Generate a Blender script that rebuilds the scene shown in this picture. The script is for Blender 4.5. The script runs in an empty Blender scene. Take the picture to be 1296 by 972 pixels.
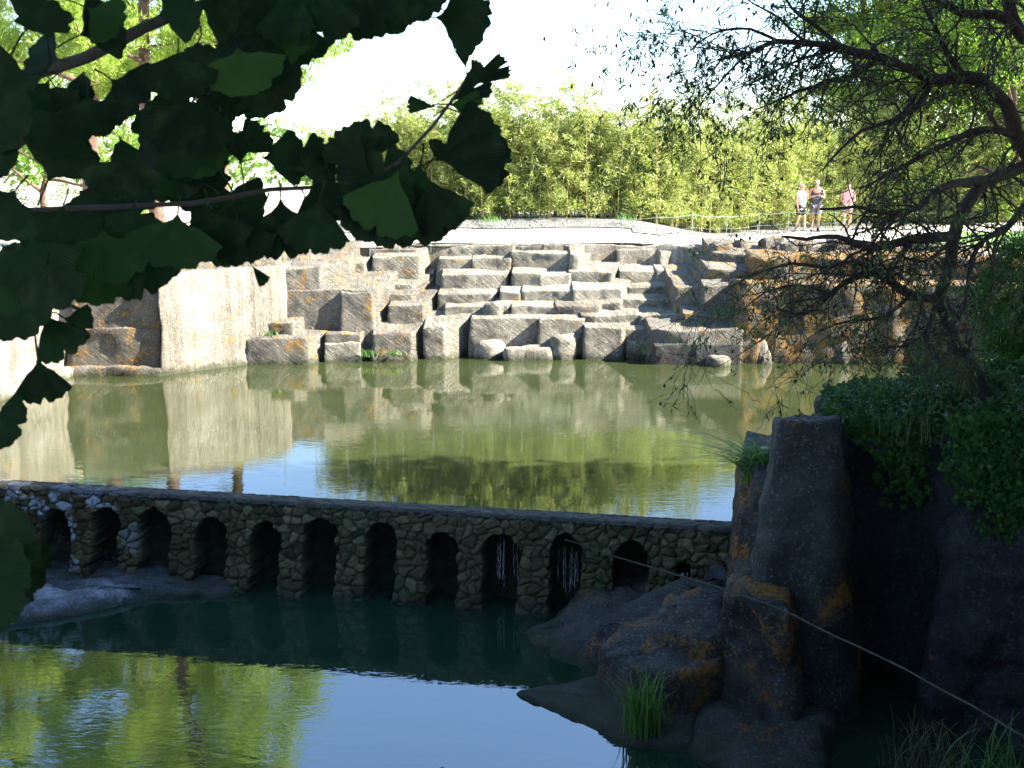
import bpy, math, random
import numpy as np
from mathutils import Vector, Matrix, noise as mn
R = math.radians
PI = math.pi
# ---------------------------------------------------------------- camera, sky, sun, exposure
CAMH = 4.95; F = 1400.0; TH = math.atan(277 / F); CT, ST = math.cos(TH), math.sin(TH)
SUN_AZ, SUN_EL = 97.0, 37.0      # compass degrees from +Y towards +X
scn = bpy.context.scene
COL = scn.collection
cd = bpy.data.cameras.new("camera"); cam = bpy.data.objects.new("camera", cd); COL.objects.link(cam)
cd.sensor_width = 36; cd.lens = 36 * F / 1296; cd.clip_end = 3000; cd.clip_start = .05
cam.location = (0, 0, CAMH); cam.rotation_euler = (R(90) - TH, 0, 0)
cd.dof.use_dof = True; cd.dof.focus_distance = 9; cd.dof.aperture_fstop = 20
scn.camera = cam
w = bpy.data.worlds.new("World"); scn.world = w; w.use_nodes = True
nt = w.node_tree; bg = nt.nodes['Background']
sky = nt.nodes.new('ShaderNodeTexSky'); sky.sky_type = 'NISHITA'; sky.sun_disc = False
sky.sun_elevation = R(SUN_EL); sky.sun_rotation = R(SUN_AZ); sky.air_density = 1.0; sky.dust_density = 0.0; sky.ozone_density = 2.8
nt.links.new(sky.outputs[0], bg.inputs[0]); bg.inputs[1].default_value = .105
sd = bpy.data.lights.new("sun", 'SUN'); sun = bpy.data.objects.new("sun", sd); COL.objects.link(sun)
sd.energy = 5.0; sd.angle = R(.5); sd.color = (1, .94, .84)
SD = Vector((math.sin(R(SUN_AZ)) * math.cos(R(SUN_EL)), math.cos(R(SUN_AZ)) * math.cos(R(SUN_EL)), math.sin(R(SUN_EL))))
sun.rotation_euler = SD.to_track_quat('Z', 'Y').to_euler(); sun.location = SD * 60
vs = scn.view_settings; vs.view_transform = 'Standard'; vs.look = 'None'; vs.gamma = 1; vs.exposure = 2.68
scn.cycles.max_bounces = 6; scn.cycles.diffuse_bounces = 3; scn.cycles.glossy_bounces = 3; scn.cycles.transmission_bounces = 3
scn.cycles.transparent_max_bounces = 6; scn.cycles.use_denoising = True

# ---------------------------------------------------------------- measuring helpers
def pd(px, py, D):
    """world point seen at photo position (px,py), D metres out"""
    d = ((px - 648), F * CT + (486 - py) * ST, -F * ST + (486 - py) * CT)
    k = D / d[1]
    return Vector((d[0] * k, D, CAMH + d[2] * k))
def pz(px, py, z):
    d = ((px - 648), F * CT + (486 - py) * ST, -F * ST + (486 - py) * CT)
    k = (z - CAMH) / d[2]
    return Vector((d[0] * k, d[1] * k, z))
def px2x(px, D, z): return (px - 648) / F * (D * CT + (CAMH - z) * ST)
def sstep(a, b, x):
    t = np.clip((x - a) / (b - a), 0, 1); return t * t * (3 - 2 * t)

# ---------------------------------------------------------------- object helpers
def mesh_np(name, V, quads=None, tris=None, smooth=False):
    me = bpy.data.meshes.new(name)
    V = np.asarray(V, dtype=np.float32).reshape(-1, 3)
    q = np.asarray(quads if quads is not None else [], dtype=np.int32).reshape(-1, 4)
    t = np.asarray(tris if tris is not None else [], dtype=np.int32).reshape(-1, 3)
    me.vertices.add(len(V)); me.vertices.foreach_set('co', V.ravel())
    nl = q.size + t.size; me.loops.add(nl)
    me.loops.foreach_set('vertex_index', np.concatenate([q.ravel(), t.ravel()]))
    me.polygons.add(len(q) + len(t))
    ls = np.concatenate([np.arange(len(q)) * 4, q.size + np.arange(len(t)) * 3]).astype(np.int32)
    me.polygons.foreach_set('loop_start', ls)
    if smooth: me.polygons.foreach_set('use_smooth', np.ones(len(q) + len(t), dtype=bool))
    me.update(calc_edges=True); me.validate(); return me
def tag(o, label=None, cat=None, group=None, kind=None):
    if label: o['label'] = label
    if cat: o['category'] = cat
    if group: o['group'] = group
    if kind: o['kind'] = kind
    return o
def link(name, me, mat=None, parent=None, loc=None):
    o = bpy.data.objects.new(name, me); COL.objects.link(o)
    if mat is not None and len(me.materials) == 0: me.materials.append(mat)
    if parent: o.parent = parent
    if loc is not None: o.location = loc
    return o
def empty(name, loc=(0, 0, 0), rz=0.0, **k):
    o = bpy.data.objects.new(name, None); COL.objects.link(o); o.location = loc; o.rotation_euler = (0, 0, rz)
    o.empty_display_size = .3
    return tag(o, **k)
def copy_tree(o, loc=None, rz=None, sc=None, parent=None):
    c = o.copy(); COL.objects.link(c)
    if parent: c.parent = parent
    if loc is not None: c.location = loc
    if rz is not None: c.rotation_euler = (0, 0, rz)
    if sc is not None: c.scale = sc
    for ch in list(o.children): copy_tree(ch, parent=c)
    return c
def world(name, V, q=None, t=None, mat=None, parent=None, smooth=False):
    """mesh from world coordinates under a parent that stands at parent.location (unrotated)"""
    V = np.asarray(V, dtype=np.float64).reshape(-1, 3)
    if parent: V = V - np.array(parent.location)
    return link(name, mesh_np(name, V, q, t, smooth), mat, parent)

# ---------------------------------------------------------------- materials
class NT:
    def __init__(s, name):
        s.m = bpy.data.materials.new(name); s.m.use_nodes = True; s.t = s.m.node_tree; s.n = s.t.nodes; s.p = s.n['Principled BSDF']; s.out = s.n['Material Output']
    def a(s, ty, **k):
        n = s.n.new(ty)
        for kk, v in k.items(): setattr(n, kk, v)
        return n
    def l(s, a, b): s.t.links.new(a, b)
    def noise(s, scale, vec=None, detail=4, rough=.55, dist=0.0):
        n = s.a('ShaderNodeTexNoise'); n.inputs['Scale'].default_value = scale; n.inputs['Detail'].default_value = detail
        n.inputs['Roughness'].default_value = rough; n.inputs['Distortion'].default_value = dist
        if vec is not None: s.l(vec, n.inputs['Vector'])
        return n.outputs['Fac']
    def vor(s, scale, vec=None, feat='F1', out='Distance'):
        n = s.a('ShaderNodeTexVoronoi', feature=feat); n.inputs['Scale'].default_value = scale
        if vec is not None: s.l(vec, n.inputs['Vector'])
        return n.outputs[out]
    def pos(s, scale=(1, 1, 1), rot=(0, 0, 0)):
        g = s.a('ShaderNodeNewGeometry'); m = s.a('ShaderNodeMapping'); m.inputs['Scale'].default_value = scale; m.inputs['Rotation'].default_value = rot
        s.l(g.outputs['Position'], m.inputs['Vector']); return m.outputs[0]
    def ramp(s, fac, stops, mode='LINEAR'):
        r = s.a('ShaderNodeValToRGB'); r.color_ramp.interpolation = mode; e = r.color_ramp.elements
        while len(e) < len(stops): e.new(.5)
        for i, (p, c) in enumerate(stops):
            e[i].position = p; e[i].color = (*c, 1) if len(c) == 3 else c
        s.l(fac, r.inputs[0]); return r.outputs[0]
    def g(s, fac, a, b):   # grey ramp
        return s.ramp(fac, [(a, (0, 0, 0)), (b, (1, 1, 1))])
    def mix(s, fac, a, b, mode='MIX'):
        m = s.a('ShaderNodeMix', data_type='RGBA', blend_type=mode)
        for v, i in ((fac, 0), (a, 6), (b, 7)):
            if hasattr(v, 'node'): s.l(v, m.inputs[i])
            elif i == 0: m.inputs[0].default_value = v
            else: m.inputs[i].default_value = (*v, 1)
        return m.outputs[2]
    def math(s, op, a, b=None, clamp=False):
        m = s.a('ShaderNodeMath', operation=op, use_clamp=clamp)
        for i, v in enumerate((a, b)):
            if v is None: continue
            if hasattr(v, 'node'): s.l(v, m.inputs[i])
            else: m.inputs[i].default_value = v
        return m.outputs[0]
    def bump(s, h, strength, dist, prev=None):
        b = s.a('ShaderNodeBump'); b.inputs['Strength'].default_value = strength; b.inputs['Distance'].default_value = dist
        s.l(h, b.inputs['Height'])
        if prev is not None: s.l(prev, b.inputs['Normal'])
        return b.outputs[0]
def simple(name, col, rough=.7, var=.15, scale=8, metal=0, spec=.3):
    t = NT(name); f = t.noise(scale, t.pos()); c2 = tuple(min(1, c * (1 + var)) for c in col); c1 = tuple(c * (1 - var) for c in col)
    t.l(t.ramp(f, [(.3, c1), (.7, c2)]), t.p.inputs['Base Color']); t.p.inputs['Roughness'].default_value = rough; t.p.inputs['Metallic'].default_value = metal
    t.p.inputs['Specular IOR Level'].default_value = spec
    return t.m
def stone(name, c_dark, c_mid, c_light, lichen=.5, lichen_scale=1.6, chis=1.0, ang=35, orange=(.52, .26, .035), wl=0.0, bands=0, speck=.5, rough=.9, white=0.0, fine=1.0):
    t = NT(name); P = t.pos()
    big = t.noise(.55, P, 5, .6, .4); mid = t.noise(3.2, P, 6, .65)
    col = t.ramp(t.math('ADD', t.math('MULTIPLY', big, .6), t.math('MULTIPLY', mid, .4)), [(.36, c_dark), (.5, c_mid), (.66, c_light)])
    # fine grain
    gr = t.noise(38, P, 3, .7)
    col = t.mix(.55, col, t.ramp(gr, [(.3, (.55, .55, .55)), (.7, (1.25, 1.25, 1.25))]), 'MULTIPLY')
    # grey and black speckle of old crust
    sp = t.noise(13, P, 5, .75, .3)
    col = t.mix(t.math('MULTIPLY', t.g(sp, .56, .66), speck), col, (.06, .058, .05))
    sp2 = t.noise(21, t.pos(rot=(.4, .3, 1)), 4, .75)
    col = t.mix(t.math('MULTIPLY', t.g(sp2, .57, .64), .7), col, tuple(min(.75, c * 1.9) for c in c_light))
    # vertical streaking from run-off
    st = t.noise(2.4, t.pos((1, 1, .14)), 5, .65)
    col = t.mix(t.math('MULTIPLY', t.g(st, .5, .72), .45), col, tuple(c * .55 for c in c_dark))
    if lichen > 0:
        a = t.noise(lichen_scale, t.pos((1, 1, .8), (.2, .1, .5)), 6, .72, .6); b = t.noise(26, P, 4, .7)
        m = t.g(t.math('ADD', a, t.math('MULTIPLY', t.math('SUBTRACT', b, .5), .55)), .66 - .16 * lichen, .72 - .15 * lichen)
        oc = t.ramp(t.noise(9, P, 4), [(.3, tuple(c * .62 for c in orange)), (.7, orange)])
        col = t.mix(t.math('MULTIPLY', m, .85), col, oc)
    if white > 0:
        wv = t.noise(1.1, t.pos((1, 1, .6), (1, .4, 0)), 5, .7, .4)
        col = t.mix(t.math('MULTIPLY', t.g(wv, .68 - .2 * white, .74 - .15 * white), .8), col, (.42, .44, .46))
    if bands:   # long upright saw bands in dressed stone
        bn = t.noise(1.0, t.pos((1.9, 1.9, .06)), 3, .55)
        col = t.mix(.75, col, t.ramp(bn, [(.36, (.52, .5, .46)), (.5, (1.0, 1.0, 1.0)), (.56, (.62, .60, .56)), (.66, (1.15, 1.14, 1.1))]), 'MULTIPLY')
    gz = t.a('ShaderNodeNewGeometry'); sz = t.a('ShaderNodeSeparateXYZ'); t.l(gz.outputs['Position'], sz.inputs[0])
    mw = t.a('ShaderNodeMapRange'); mw.inputs[1].default_value = wl + .20; mw.inputs[2].default_value = wl + .03
    t.l(t.math('ADD', sz.outputs[2], t.math('MULTIPLY', t.math('SUBTRACT', t.noise(3.5, P, 4, .7), .5), -.55)), mw.inputs[0])
    col = t.mix(t.math('MULTIPLY', mw.outputs[0], .8), col, (.035, .042, .018))
    t.l(col, t.p.inputs['Base Color']); t.p.inputs['Roughness'].default_value = rough; t.p.inputs['Specular IOR Level'].default_value = .25
    # pick marks: long diagonal grooves, wobbling
    A = R(ang)
    ch = t.noise(3.0, t.pos((1.0, 1.0, 1.0), (0, 0, 0)), 2, .5)
    m1 = t.a('ShaderNodeMapping'); g = t.a('ShaderNodeNewGeometry'); t.l(g.outputs['Position'], m1.inputs['Vector'])
    m1.vector_type = 'TEXTURE'; m1.inputs['Rotation'].default_value = (0, A, 0); m1.inputs['Scale'].default_value = (.42, .42, .05)
    gr1 = t.noise(1.0, m1.outputs[0], 4, .62, .5)
    gr2 = t.noise(9, P, 6, .7)
    n = t.bump(gr1, 1.0 * min(1, chis), .24 * chis)
    n = t.bump(gr2, .7, .07, n)
    n = t.bump(t.noise(30, P, 5, .75), .9 * fine, .035, n)
    t.l(n, t.p.inputs['Normal'])
    return t.m
def leafmat(name, c1, c2, trans=.35, rough=.55, spec=.35, c3=None):
    t = NT(name); g = t.a('ShaderNodeNewGeometry')
    st = [(0, c1), (.7, c2)] + ([(1, c3)] if c3 else [(1, tuple(c * 1.15 for c in c2))])
    rr = t.ramp(g.outputs['Random Per Island'], st)
    col = t.mix(.5, rr, t.ramp(t.noise(.7, t.pos(), 3), [(.3, (.72, .76, .7)), (.7, (1.25, 1.2, 1.2))]), 'MULTIPLY')
    t.l(col, t.p.inputs['Base Color']); t.p.inputs['Roughness'].default_value = rough; t.p.inputs['Specular IOR Level'].default_value = spec
    tr = t.a('ShaderNodeBsdfTranslucent'); t.l(t.mix(1.0, col, (1.1, 1.25, .55), 'MULTIPLY'), tr.inputs[0])
    mx = t.a('ShaderNodeMixShader'); mx.inputs[0].default_value = trans
    t.l(t.p.outputs[0], mx.inputs[1]); t.l(tr.outputs[0], mx.inputs[2]); t.l(mx.outputs[0], t.out.inputs[0])
    return t.m
M = {}
M['far'] = stone('pale_quarry_stone', (.155, .138, .105), (.28, .255, .20), (.43, .395, .32), lichen=.28, lichen_scale=3.0, ang=38, chis=1.0, speck=.32)
M['farl'] = stone('pale_cut_stone', (.17, .152, .12), (.26, .235, .19), (.34, .31, .255), lichen=.2, lichen_scale=2.2, ang=88, chis=.5, speck=.2, bands=1)
M['pier'] = stone('lichened_quarry_stone', (.09, .082, .067), (.17, .155, .125), (.27, .25, .21), lichen=.55, lichen_scale=3.2, ang=38, chis=.9)
M['orange'] = stone('orange_lichened_stone', (.10, .085, .065), (.19, .165, .125), (.34, .30, .235), lichen=1.25, lichen_scale=2.6, ang=-48, chis=1.5, orange=(.42, .22, .04))
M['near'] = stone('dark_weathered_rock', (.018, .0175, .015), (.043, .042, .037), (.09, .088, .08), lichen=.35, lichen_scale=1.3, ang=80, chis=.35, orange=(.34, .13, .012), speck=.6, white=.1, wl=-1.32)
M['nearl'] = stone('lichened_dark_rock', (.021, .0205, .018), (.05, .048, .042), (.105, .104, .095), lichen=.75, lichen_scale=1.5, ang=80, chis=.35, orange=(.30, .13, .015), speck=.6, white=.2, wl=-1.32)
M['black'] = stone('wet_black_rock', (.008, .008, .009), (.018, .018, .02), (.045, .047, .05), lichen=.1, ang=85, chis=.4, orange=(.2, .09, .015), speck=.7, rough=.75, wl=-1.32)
M['slab'] = stone('pale_blue_slab', (.07, .075, .08), (.14, .15, .165), (.23, .245, .265), lichen=.1, ang=75, chis=.25, white=.6, wl=-1.32)
M['slabd'] = stone('dark_wet_slab', (.03, .032, .035), (.07, .075, .08), (.14, .15, .16), lichen=.0, ang=75, chis=.3, rough=.6, white=.0, wl=-1.32)
M['dam'] = stone('dam_rubble_stone', (.06, .055, .035), (.13, .12, .075), (.21, .19, .125), lichen=.0, chis=.2, ang=10, speck=.6, rough=.75)
# lime bloom and rusty patches on the dam's left-hand stones
# water
def water(name, body, rip, scale_band=True):
    t = NT(name); t.p.inputs['Roughness'].default_value = .015; t.p.inputs['IOR'].default_value = 1.333; t.p.inputs['Specular IOR Level'].default_value = 1.0; t.p.inputs['IOR'].default_value = 1.6
    f = t.noise(.35, t.pos(), 4, .6, .5)
    t.l(t.ramp(f, [(.3, tuple(c * .8 for c in body)), (.7, tuple(c * 1.2 for c in body))]), t.p.inputs['Base Color'])
    patch = t.ramp(t.noise(.22, t.pos((1, 1.6, 1)), 3, .5, .3), [(.38, (.15, .15, .15)), (.62, (1, 1, 1))])
    a = t.noise(7.0, t.pos((.55, 1.5, 1)), 2, .5, .4); b = t.noise(1.6, t.pos((.7, 1.3, 1)), 2, .5, .3); c = t.noise(17, t.pos((.5, 1.3, 1), (0, 0, .2)), 2, .5, .3)
    h = t.math('ADD', t.math('MULTIPLY', t.math('ADD', a, t.math('MULTIPLY', c, .35)), patch), t.math('MULTIPLY', b, .9))
    t.l(t.bump(h, 1.0, rip), t.p.inputs['Normal'])
    return t.m
M['water_up'] = water('pool_water', (.030, .038, .013), .0018)
M['water_low'] = water('lower_pool_water', (.010, .030, .015), .0021)
M['water_low'].node_tree.nodes['Principled BSDF'].inputs['IOR'].default_value = 1.95
t = NT('falling_water'); t.p.inputs['Base Color'].default_value = (.75, .8, .85, 1); t.p.inputs['Roughness'].default_value = .15; t.p.inputs['Transmission Weight'].default_value = .15; t.p.inputs['IOR'].default_value = 1.33; M['fall'] = t.m
# ground
t = NT('dry_ground'); P = t.pos()
col = t.ramp(t.noise(1.5, P, 6, .65), [(.3, (.30, .26, .20)), (.5, (.40, .36, .28)), (.7, (.50, .455, .37))])
col = t.mix(t.math('MULTIPLY', t.g(t.noise(.9, P, 5, .7), .56, .66), .5), col, (.12, .13, .04))
t.l(col, t.p.inputs['Base Color']); t.p.inputs['Roughness'].default_value = .95; t.l(t.bump(t.noise(22, P, 5, .7), .7, .03), t.p.inputs['Normal']); M['ground'] = t.m
t = NT('pale_path'); P = t.pos()
t.l(t.mix(.4, t.ramp(t.noise(1.2, P, 6, .6), [(.3, (.50, .46, .39)), (.7, (.62, .58, .5))]), t.ramp(t.noise(30, P, 3), [(.3, (.7, .7, .7)), (.7, (1.2, 1.2, 1.2))]), 'MULTIPLY'), t.p.inputs['Base Color'])
t.p.inputs['Roughness'].default_value = .95; t.l(t.bump(t.noise(30, P, 5, .7), .6, .02), t.p.inputs['Normal']); M['path'] = t.m
t = NT('gravel_bank'); P = t.pos()
t.l(t.ramp(t.vor(14, P, out='Color'), [(.2, (.10, .095, .088)), (.8, (.20, .19, .17))]), t.p.inputs['Base Color']); t.p.inputs['Roughness'].default_value = .95
t.l(t.bump(t.vor(14, P), 1, .05), t.p.inputs['Normal']); M['gravel'] = t.m
M['lawn'] = simple('lawn_green', (.10, .17, .04), .9, .3, 12)
M['grassblade'] = leafmat('grass_blades', (.05, .12, .02), (.12, .22, .05), .3)
M['drygrass'] = leafmat('dry_grass', (.05, .055, .025), (.11, .10, .05), .3)
M['bamboo'] = leafmat('bamboo_leaves', (.14, .18, .045), (.36, .40, .13), .32, c3=(.50, .47, .24))
M['culm'] = simple('bamboo_canes', (.30, .25, .09), .5, .3, 5)
M['pine'] = leafmat('pine_needles', (.14, .20, .03), (.32, .42, .08), .35)
M['broad'] = leafmat('tree_leaves', (.045, .10, .015), (.12, .21, .035), .4)
M['broadl'] = leafmat('sunlit_tree_leaves', (.08, .16, .02), (.20, .30, .05), .45)  # brighter green leaf colour of the broadleaf trees
M['dark'] = leafmat('dense_dark_leaves', (.015, .035, .01), (.035, .065, .015), .15, spec=.15)
M['almond'] = leafmat('almond_leaves', (.03, .06, .02), (.07, .12, .04), .25, spec=.2)
M['ivy'] = leafmat('ivy_leaves', (.010, .034, .005), (.034, .085, .013), .2, rough=.6, spec=.15)
M['shrub'] = leafmat('evergreen_leaves', (.02, .055, .009), (.045, .12, .018), .25, spec=.15)
M['bark'] = simple('pine_bark', (.11, .07, .05), .95, .4, 9)
M['barkd'] = simple('almond_bark', (.028, .022, .02), .9, .5, 14)
M['barkg'] = simple('ginkgo_bark', (.035, .03, .027), .9, .3, 30)
M['dryst'] = simple('dry_stem', (.022, .028, .025), .8, .3, 30)
M['post'] = simple('fence_post_metal', (.16, .21, .19), .6, .15, 9)
M['wire'] = simple('fence_wire_metal', (.16, .21, .19), .6, .15, 9)
M['pylon'] = simple('galvanised_steel', (.5, .55, .6), .5, .1, 1)
# ginkgo leaf: fan veins
t = NT('ginkgo_leaf'); g = t.a('ShaderNodeNewGeometry')
at = t.a('ShaderNodeAttribute'); at.attribute_name = 'fan'
vein = t.math('SINE', t.math('MULTIPLY', at.outputs['Fac'], 190.0))
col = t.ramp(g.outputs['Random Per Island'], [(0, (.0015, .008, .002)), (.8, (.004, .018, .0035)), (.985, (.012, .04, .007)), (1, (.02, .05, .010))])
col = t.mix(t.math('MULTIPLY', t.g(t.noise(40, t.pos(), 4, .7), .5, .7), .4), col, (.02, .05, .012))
t.l(col, t.p.inputs['Base Color']); t.p.inputs['Roughness'].default_value = .55; t.p.inputs['Specular IOR Level'].default_value = .12
t.l(t.bump(vein, .25, .0006), t.p.inputs['Normal'])
tr = t.a('ShaderNodeBsdfTranslucent'); t.l(t.mix(1.0, col, (1.3, 1.7, .5), 'MULTIPLY'), tr.inputs[0])
mx = t.a('ShaderNodeMixShader'); mx.inputs[0].default_value = .15
t.l(t.p.outputs[0], mx.inputs[1]); t.l(tr.outputs[0], mx.inputs[2]); t.l(mx.outputs[0], t.out.inputs[0]); M['ginkgo'] = t.m

# ---------------------------------------------------------------- geometry helpers
def fbm(p, o=3):
    return mn.fractal(p, 1.0, 2.0, o, noise_basis='PERLIN_ORIGINAL')
def rock(name, poly, z0, z1, mat, parent=None, amp=.05, step=.13, rnd=.07, batter=.03, seed=0, tilt=(0, 0), freq=1.6, zwarp=.0, lean=(0, 0), flat=False):
    """a hewn rock: footprint poly (world x,y, counter-clockwise or not), from z0 to z1, rounded top edge, rough all over"""
    pts = [Vector((p[0], p[1])) for p in poly]
    area = sum(a.x * b.y - b.x * a.y for a, b in zip(pts, pts[1:] + pts[:1]))
    if area < 0: pts.reverse()
    # round the plan corners a little
    q = []; n = len(pts)
    for i in range(n):
        a, b, c = pts[i - 1], pts[i], pts[(i + 1) % n]
        ra = min(rnd * 1.2, (a - b).length * .35); rc = min(rnd * 1.2, (c - b).length * .35)
        q += [b + (a - b).normalized() * ra, b + ((a - b).normalized() * ra + (c - b).normalized() * rc) * .29, b + (c - b).normalized() * rc]
    ring = []; n = len(q)
    for i in range(n):
        a, b = q[i], q[(i + 1) % n]; k = max(1, int((b - a).length / step))
        for j in range(k): ring.append(a.lerp(b, j / k))
    n = len(ring); cen = sum(ring, Vector((0, 0))) / n
    nor = []
    for i in range(n):
        d = ring[(i + 1) % n] - ring[i - 1]; nor.append(Vector((d.y, -d.x)).normalized())
    H = z1 - z0; nz = max(2, int((H - rnd) / step))
    lev = [(z0 + (H - rnd) * k / nz, 0.0) for k in range(nz + 1)] + [(z1 - rnd * .6, rnd * .15), (z1 - rnd * .25, rnd * .45), (z1, rnd)]
    V = []
    for z, ins in lev:
        off = batter * (z1 - z)
        for p, m in zip(ring, nor): V.append(Vector((p.x + m.x * (off - ins) , p.y + m.y * (off - ins), z)))
    rad = max((p - cen).length for p in ring); kc = max(2, int(rad / (step * 1.6)))
    for k in range(1, kc):
        s = 1 - k / kc
        for p, m in zip(ring, nor):
            b = Vector((p.x - m.x * rnd, p.y - m.y * rnd)); b = cen + (b - cen) * s; V.append(Vector((b.x, b.y, z1)))
    V.append(Vector((cen.x, cen.y, z1)))
    rows = len(lev) + kc - 1
    Q = [(r * n + i, r * n + (i + 1) % n, (r + 1) * n + (i + 1) % n, (r + 1) * n + i) for r in range(rows - 1) for i in range(n)]
    T = [((rows - 1) * n + i, (rows - 1) * n + (i + 1) % n, rows * n) for i in range(n)]
    off = Vector((seed * 7.3, seed * 3.1, seed * 1.7)); out = []
    for v in V:
        h = (v.z - z0) / H
        v = v + Vector((lean[0] * h, lean[1] * h, (tilt[0] * (v.x - cen.x) + tilt[1] * (v.y - cen.y)) * h))
        v = v + mn.noise_vector(v * .9 + off) * amp * 1.2
        a = Vector((fbm(v * freq + off), fbm(v * freq + off + Vector((31, 0, 0))), fbm(v * freq + off + Vector((0, 57, 0))))) * amp
        b = mn.noise_vector(v * 6.5 + off) * amp * .36 + mn.noise_vector(v * 15 + off) * amp * .2
        d = a + b
        if zwarp: d.z += zwarp * mn.noise(Vector((v.x * .9, v.y * .9, seed)))*h
        out.append(v + d)
    return world(name, [tuple(v) for v in out], Q, T, mat, parent, smooth=not flat)
def tubes(chains, sides=5):
    """chains: list of (points, radii) -> V, Q"""
    V = []; Q = []; base = 0
    cs = [(math.cos(2 * PI * k / sides), math.sin(2 * PI * k / sides)) for k in range(sides)]
    for pts, rad in chains:
        n = len(pts); P = [Vector(p) for p in pts]
        u = None
        for i in range(n):
            d = (P[min(i + 1, n - 1)] - P[max(i - 1, 0)])
            d = d.normalized() if d.length > 1e-9 else Vector((0, 0, 1))
            if u is None: u = d.orthogonal().normalized()
            else:
                u = u - d * u.dot(d); u = u.normalized() if u.length > 1e-6 else d.orthogonal().normalized()
            v = d.cross(u)
            for c, s in cs: V.append(tuple(P[i] + (u * c + v * s) * rad[i]))
        for i in range(n - 1):
            for k in range(sides):
                Q.append((base + i * sides + k, base + i * sides + (k + 1) % sides, base + (i + 1) * sides + (k + 1) % sides, base + (i + 1) * sides + k))
        base += n * sides
    return np.array(V), np.array(Q)
def leaves(C, Dr, L, W, rng, fold=.0, up=None):
    """rhombic leaves. C centres (n,3), Dr directions (n,3), L lengths, W widths"""
    n = len(C); Dr = Dr / (np.linalg.norm(Dr, axis=1, keepdims=True) + 1e-9)
    r = rng.normal(size=(n, 3)) if up is None else up + rng.normal(size=(n, 3)) * .45
    S = np.cross(Dr, r); S /= (np.linalg.norm(S, axis=1, keepdims=True) + 1e-9)
    L = np.broadcast_to(np.asarray(L), (n,))[:, None]; W = np.broadcast_to(np.asarray(W), (n,))[:, None]
    A = C; B = C + Dr * L * .45 + S * W * .5; D = C + Dr * L * .45 - S * W * .5; E = C + Dr * L
    V = np.stack([A, B, E, D], 1).reshape(-1, 3); Q = np.arange(4 * n).reshape(n, 4)
    return V, Q
def inpoly(X, Y, poly):
    ins = np.zeros(np.shape(X), bool); n = len(poly)
    for i in range(n):
        x0, y0 = poly[i]; x1, y1 = poly[(i + 1) % n]
        c = ((y0 > Y) != (y1 > Y)) & (X < (x1 - x0) * (Y - y0) / (y1 - y0 + 1e-12) + x0); ins ^= c
    return ins
def resample(pts, step):
    P = [Vector(p) for p in pts]; out = [P[0]]
    # catmull-rom
    for i in range(len(P) - 1):
        p0 = P[max(i - 1, 0)]; p1 = P[i]; p2 = P[i + 1]; p3 = P[min(i + 2, len(P) - 1)]
        k = max(1, int((p2 - p1).length / step))
        for j in range(1, k + 1):
            t = j / k
            out.append(.5 * ((2 * p1) + (p2 - p0) * t + (2 * p0 - 5 * p1 + 4 * p2 - p3) * t * t + (3 * p1 - p0 - 3 * p2 + p3) * t ** 3))
    return out

# ---------------------------------------------------------------- ground, one sheet to the horizon
ZL = -1.32
PIT_UP = [(-13.5, 16.8), (-12.6, 17.2), (-11.0, 26.3), (-8.0, 29.0), (-5.5, 30.8), (-2.5, 32.0), (3, 32.2), (6.0, 31.7), (9.5, 29.5), (13.4, 28.8), (13, 26), (9.3, 20), (6.3, 16.6), (3.6, 15.3), (0, 15.5), (-13.5, 16.8)]
PIT_LO = [(-11, 17.6), (-11.5, 10), (-9, 2.0), (2.6, 1.9), (3.6, 6.5), (8.4, 7.5), (8.6, 12.4), (4.4, 14.3), (3.6, 15.8), (0, 16.4)]
def land(x, y):
    z = 2.66 + 0 * x
    z = z + .62 * sstep(31.4, 34.8, y) * (1 - sstep(3.2, 7, x)) * sstep(-12, -7, x)
    m = 1.75 + .22 * np.clip(x - 3.2, -2, 4.4) - .27 * np.clip(y - 13.2, 0, 5) + .10 * np.sin(x * 2.1 + y) + .08 * np.sin(y * 1.7 - x)
    k = (1 - sstep(20, 26, y)) * sstep(1.5, 3.2, x) * sstep(5, 9, y)
    z = z * (1 - k) + m * k
    z = z + (3.3 - z) * (1 - sstep(3.2, 6, y)) * (np.abs(x) < 40)
    far = sstep(60, 160, np.hypot(x, y))
    z = z + far * 1.5 * np.sin(x * .013 + 1) * np.cos(y * .017)
    return z + .035 * np.sin(x * 1.3 + 2 * np.sin(y * .8)) * np.sin(y * 1.1) 
def axis(lo, hi, core0, core1, st):
    a = list(np.arange(core0, core1 + 1e-6, st)); s = st
    x = core1
    while x < hi: s *= 1.18; x += s; a.append(x)
    x = core0; s = st
    while x > lo: s *= 1.18; x -= s; a.insert(0, x)
    return np.array(a)
gx = axis(-900, 900, -16, 18, .3); gy = axis(-300, 1500, 0, 44, .3)
GX, GY = np.meshgrid(gx, gy); GZ = land(GX, GY)
pit = inpoly(GX, GY, PIT_UP) | inpoly(GX, GY, PIT_LO)
GZ = np.where(pit, -2.6, GZ)
nx, ny = len(gx), len(gy); I = np.arange(nx * ny).reshape(ny, nx)
Q = np.stack([I[:-1, :-1], I[:-1, 1:], I[1:, 1:], I[1:, :-1]], -1).reshape(-1, 4)
g = link('ground', mesh_np('ground', np.stack([GX, GY, GZ], -1), Q, smooth=True), M['ground']); tag(g, kind='structure')
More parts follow.
